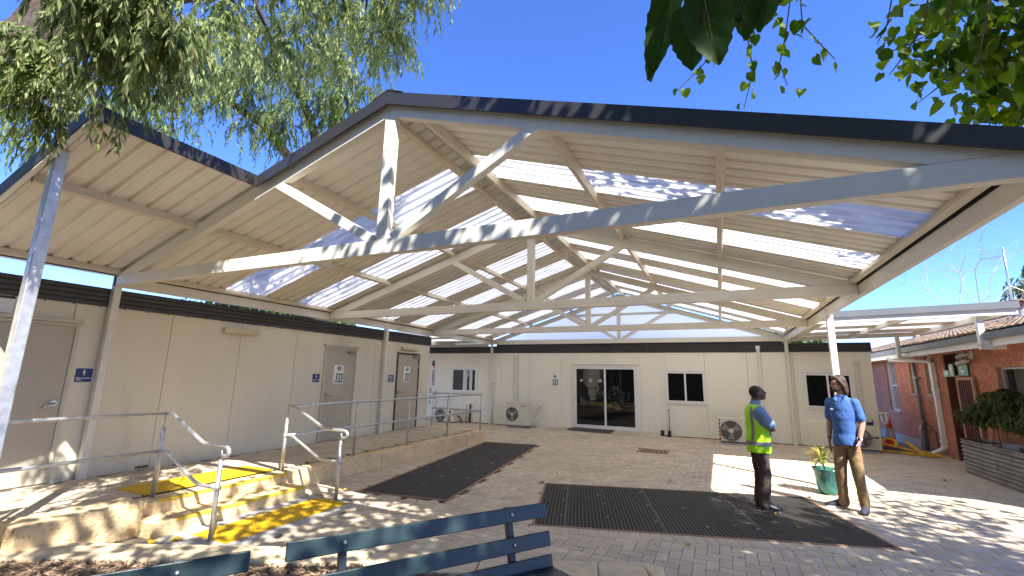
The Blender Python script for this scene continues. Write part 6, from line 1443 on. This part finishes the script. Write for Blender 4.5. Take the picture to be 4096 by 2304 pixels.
# --- man in the vest: faces the other man, arms folded, head raised ----------
def man_vest():
    t = thing('person', (0.44, 7.50, 0.008), 'person in yellow-green safety vest over blue shirt, arms folded, standing on the black mat', 'person')
    OFF[t] = Vector((0,0,0)); t.rotation_euler = (0, 0, R(16)); t.scale = (0.925, 0.925, 0.925)
    rows = [(-.01,0,.80,.10,.09),(-.01,0,.88,.160,.125),(-.005,0,.98,.168,.135),(.012,0,1.08,.162,.142),(.012,0,1.18,.165,.142),(.005,0,1.30,.178,.135),(-.005,0,1.40,.182,.115),(-.012,0,1.455,.150,.092),(-.012,0,1.49,.085,.07),(-.004,0,1.53,.058,.060),(.006,0,1.60,.056,.058)]
    b = MB(); loft(b, torso_rings(rows), 24)
    hc = (.045, 0, 1.672); fw = Vector((math.cos(R(12)), -.20, .30)); P, rm = head(b, hc, fw, (-.3,0,1), 1.0)
    for sg in (-1, 1):
        sh_ = Vector((-.01, sg*.185, 1.415)); el = Vector((.135, sg*.235, 1.165)); wr = Vector((.215, -sg*.02, 1.17+.035*sg))
        limb(b, [sh_, (sh_+el)/2, el, (el+wr)/2, wr], [.060,.052,.043,.042,.029])
        hand(b, wr, Vector((-.12, -sg*1, .05)), (-1, 0, -.1), (0,0,1), .95, .45)
        limb(b, [(0, sg*.085, .86), (.02, sg*.095, .50), (-.03, sg*.10, .10)], [.088,.06,.045])
    fuse(b, 'body', 'skin_dark', t, .0085, 5)
    face(t, P, rm, 1.0, 'skin_dark')
    h = MB(); Q = lambda a, b_, z: P(a, b_, z)
    ellipsoid(h, Q(-.024,0,.030), (.092,.082,.094), rm); ellipsoid(h, Q(-.045,0,-.01), (.062,.079,.075), rm)
    fuse(h, 'hair', 'hair_black', t, .007, 3, .0015, (40,40,40))
    s_ = MB(); loft(s_, torso_rings([(x,y,z,w+.014,d+.014) for x,y,z,w,d in rows[1:9]]+[(-.008,0,1.525,.072,.070)]), 24)
    for sg in (-1, 1):
        sh_ = Vector((-.01, sg*.180, 1.415)); el = Vector((.135, sg*.235, 1.165)); m_ = sh_.lerp(el, .80)
        limb(s_, [sh_, sh_.lerp(el, .45), m_], [.078,.074,.072])
    fuse(s_, 'shirt', 'shirt', t, .009, 5, .001, (7,7,7))
    k = MB(); loft(k, [((-.008,0,1.50),Yv,X,.080,.078),((-.002,0,1.535),Yv,X,.074,.074),((.003,0,1.558),Yv,X,.074,.074),((.003,0,1.560),Yv,X,.064,.064),((-.004,0,1.50),Yv,X,.066,.066)], 24); k.build('collar', 'shirt', t, smooth=True)
    # sleeveless vest: a closed skin over the shirt, cut away at the arms by its own outline
    v = MB(); vr = [(.0,0,.80,.190,.165),(.0,0,.88,.190,.165),(.006,0,.98,.190,.166),(.014,0,1.08,.184,.166),(.012,0,1.18,.182,.165),(.005,0,1.28,.184,.164),(-.002,0,1.36,.182,.152),(-.010,0,1.42,.176,.136),(-.014,0,1.465,.150,.112),(-.014,0,1.500,.105,.092)]
    loft(v, torso_rings(vr), 28); vo = fuse(v, 'safety_vest', 'vest', t, .009, 4, .0016, (7,7,6))
    def ring_at(z):
        zs = [r_[2] for r_ in vr]; return [float(np.interp(z, zs, [r_[i] for r_ in vr])) for i in (0, 3, 4)]
    def band(z0, z1, a0=0, a1=360, out_=.006, nm='reflective_band'):
        k = MB(); n = 40; n = max(6, int(abs(a1-a0)/9))
        for z in (z0, z1):
            cx, w, d = ring_at(z)
            for i in range(n+1):
                g = R(a0+(a1-a0)*i/n); k.v.append((cx+(d+out_)*math.cos(g), (w+out_)*math.sin(g), z))
        k.f = [(i, i+1, n+1+i+1, n+1+i) for i in range(n)]; k.build(nm, 'reflect', vo, smooth=True)
    band(.905, .965)
    for ang in (-38, 38, 142, -142):                    # braces front and back, over the shoulders
        k = MB(); n = 14
        for i in range(n+1):
            z = .965+(1.475-.965)*i/n; cx, w, d = ring_at(z); a = R(ang*(1 if abs(ang) < 90 else 1)+(ang/abs(ang))*(6*math.sin(i/n*3) if abs(ang) < 90 else -6*math.sin(i/n*3)))
            for da in (-.13, .13): k.v.append((cx+(d+.007)*math.cos(a+da), (w+.007)*math.sin(a+da), z))
        k.f = [(2*i, 2*i+1, 2*i+3, 2*i+2) for i in range(n)]; k.build('reflective_brace', 'reflect', vo, smooth=True)
    p = MB(); loft(p, torso_rings([(-.005,0,.84,.150,.122),(-.005,0,.89,.162,.132),(-.004,0,.93,.160,.132)]), 24)
    for sg in (-1, 1): limb(p, [(0, sg*.075, .86), (.005, sg*.092, .70), (.025, sg*.098, .48), (0, sg*.10, .26), (-.02, sg*.10, .075)], [.096,.092,.080,.074,.074])
    fuse(p, 'trousers', 'trouser_brown', t, .009, 4, .0026, (8,8,9))
    shoe(t, (-.075, -.105, 0), (1, -.18), 'shoe'); shoe(t, (-.065, .105, 0), (1, .22), 'shoe')
man_vest()

# --- man in the blue polo: body to the camera, head turned to the other man -
def man_polo():
    t = thing('person', (1.575, 8.03, 0.0), 'person with long brown hair in blue polo shirt and khaki trousers beside teal pot', 'person')
    OFF[t] = Vector((0,0,0)); t.rotation_euler = (0, 0, R(240)); t.scale = (0.96, 0.91, 1.0)
    rows = [(0,0,.82,.10,.085),(0,0,.92,.146,.106),(.0,0,1.02,.136,.104),(.005,0,1.12,.130,.104),(.005,0,1.24,.146,.113),(.0,0,1.36,.166,.113),(-.008,0,1.44,.166,.098),(-.012,0,1.49,.135,.082),(-.012,0,1.525,.080,.066),(-.004,0,1.57,.056,.058),(.004,0,1.64,.054,.056)]
    b = MB(); loft(b, torso_rings(rows), 24)
    yaw = R(-48); fw = Vector((math.cos(yaw), math.sin(yaw), -.06)); P, rm = head(b, (.012,-.012,1.712), fw, (0,0,1), 1.0)
    arms = {1: [(-.008,.172,1.445), (-.035,.225,1.175), (.085,.195,.93)], -1: [(-.008,-.172,1.445), (-.045,-.215,1.165), (.0,-.23,.92)]}
    for sg in (-1, 1):
        sh_, el, wr = [Vector(p) for p in arms[sg]]
        limb(b, [sh_, sh_.lerp(el,.5), el, el.lerp(wr,.4), wr], [.058,.052,.043,.041,.028])
        if sg > 0: hand(b, wr, (.30,-.12,-1), (0,-1,-.2), (1,.15,.2), 1.0, .5)
        else: hand(b, wr, (.16,.04,-1), (0,1,-.1), (1,0,.1), 1.0, .3)
    limb(b, [(0, .085, .88), (.02, .115, .48), (-.03, .125, .10)], [.088,.06,.045]); limb(b, [(0, -.085, .88), (.03, -.11, .48), (-.01, -.125, .10)], [.088,.06,.045])
    fuse(b, 'body', 'skin_light', t, .0085, 4)
    face(t, P, rm, 1.0)
    h = MB(); ellipsoid(h, P(-.020,0,.034), (.094,.088,.094), rm); ellipsoid(h, P(-.052,0,-.03), (.066,.085,.105), rm); ellipsoid(h, P(-.068,0,-.105), (.050,.074,.075), rm)
    ellipsoid(h, P(.045,0,.088), (.050,.066,.030), rm)
    for sg in (-1, 1): limb(h, [P(.02,sg*.070,.05), P(-.03,sg*.084,-.03), P(-.05,sg*.076,-.13)], [.022,.026,.022])
    fuse(h, 'hair', 'hair_brown', t, .007, 3, .002, (34,34,14))
    k = MB(); ellipsoid(k, P(.060,0,-.104), (.027,.036,.016), rm); ellipsoid(k, P(.035,0,-.088), (.05,.0615,.022), rm); fuse(k, 'beard', 'hair_brown', t, .006, 2)
    s_ = MB(); loft(s_, torso_rings([(0,0,.865,.182,.146),(0,0,.90,.182,.146),(0,0,.96,.176,.140)]+[(x,y,z,w+.022,d+.024) for x,y,z,w,d in rows[2:5]]+[(x,y,z,w+.014,d+.014) for x,y,z,w,d in rows[5:9]]), 24)
    for sg in (-1, 1):
        sh_, el, _ = [Vector(p) for p in arms[sg]]; limb(s_, [sh_+Vector((0,-sg*.01,0)), sh_.lerp(el,.40), sh_.lerp(el,.74)], [.072,.068,.068])
    so_ = fuse(s_, 'polo_shirt', 'polo', t, .009, 5, .0020, (7,7,6))
    k = MB(); loft(k, [((-.012,0,1.515),Yv,X,.082,.080),((-.008,0,1.538),Yv,X,.076,.076),((-.006,0,1.552),Yv,X,.073,.074),((-.006,0,1.554),Yv,X,.062,.063),((-.008,0,1.515),Yv,X,.066,.064)], 24); k.build('collar', 'polo', so_, smooth=True)
    for sg in (-1, 1): MB().add([(.062,sg*.006,1.505),(.070,sg*.05,1.545),(.098,sg*.075,1.50),(.108,sg*.035,1.465)], [(0,1,2,3)]).build('collar_point', 'polo', so_)
    MB().add([(.1445,-.075,1.345),(.1445,-.115,1.345),(.1430,-.115,1.362),(.1430,-.075,1.362)], [(0,1,2,3)]).build('chest_print', 'signwhite', so_)
    p = MB(); loft(p, torso_rings([(0,0,.84,.150,.114),(0,0,.90,.158,.118),(0,0,.95,.154,.114)]), 24)
    limb(p, [(0,.078,.85),(.01,.097,.68),(.028,.118,.47),(.0,.13,.26),(-.02,.135,.08)], [.092,.088,.075,.068,.066]); limb(p, [(0,-.078,.85),(.02,-.097,.68),(.035,-.112,.47),(.02,-.12,.26),(-.0,-.125,.08)], [.092,.088,.075,.068,.066])
    fuse(p, 'trousers', 'khaki', t, .009, 4, .0030, (8,8,9))
    shoe(t, (-.075,.140,0), (1,.12), 'shoe_navy'); shoe(t, (-.055,-.13,0), (.62,-.78), 'shoe_navy', 'signwhite')
    wr, el = Vector(arms[1][2]), Vector(arms[1][1]); ax = (wr-el).normalized(); c = wr-ax*.035
    u = ax.cross(Vector((0,0,1))).normalized(); w = ax.cross(u); k = MB(); loft(k, [(c-ax*.014, u, w, .036, .034), (c+ax*.014, u, w, .035, .033)], 16); wo = k.build('wrist_watch', 'signwhite', t, smooth=True)
    dd = (Vector((1,.2,.15))-ax*ax.dot(Vector((1,.2,.15)))).normalized(); a2 = ax.cross(dd); k = MB(); loft(k, [(c+dd*.030, ax, a2, .019, .019), (c+dd*.041, ax, a2, .018, .018)], 16); k.build('watch_face', 'blackpaint', wo)
    wr, el = Vector(arms[-1][2]), Vector(arms[-1][1]); ax = (wr-el).normalized(); u = ax.cross(Vector((0,0,1))).normalized(); w = ax.cross(u); k = MB(); loft(k, [(wr-ax*.03, u, w, .034, .032), (wr-ax*.018, u, w, .033, .031)], 16); k.build('wrist_band', 'blackpaint', t, smooth=True)
man_polo()
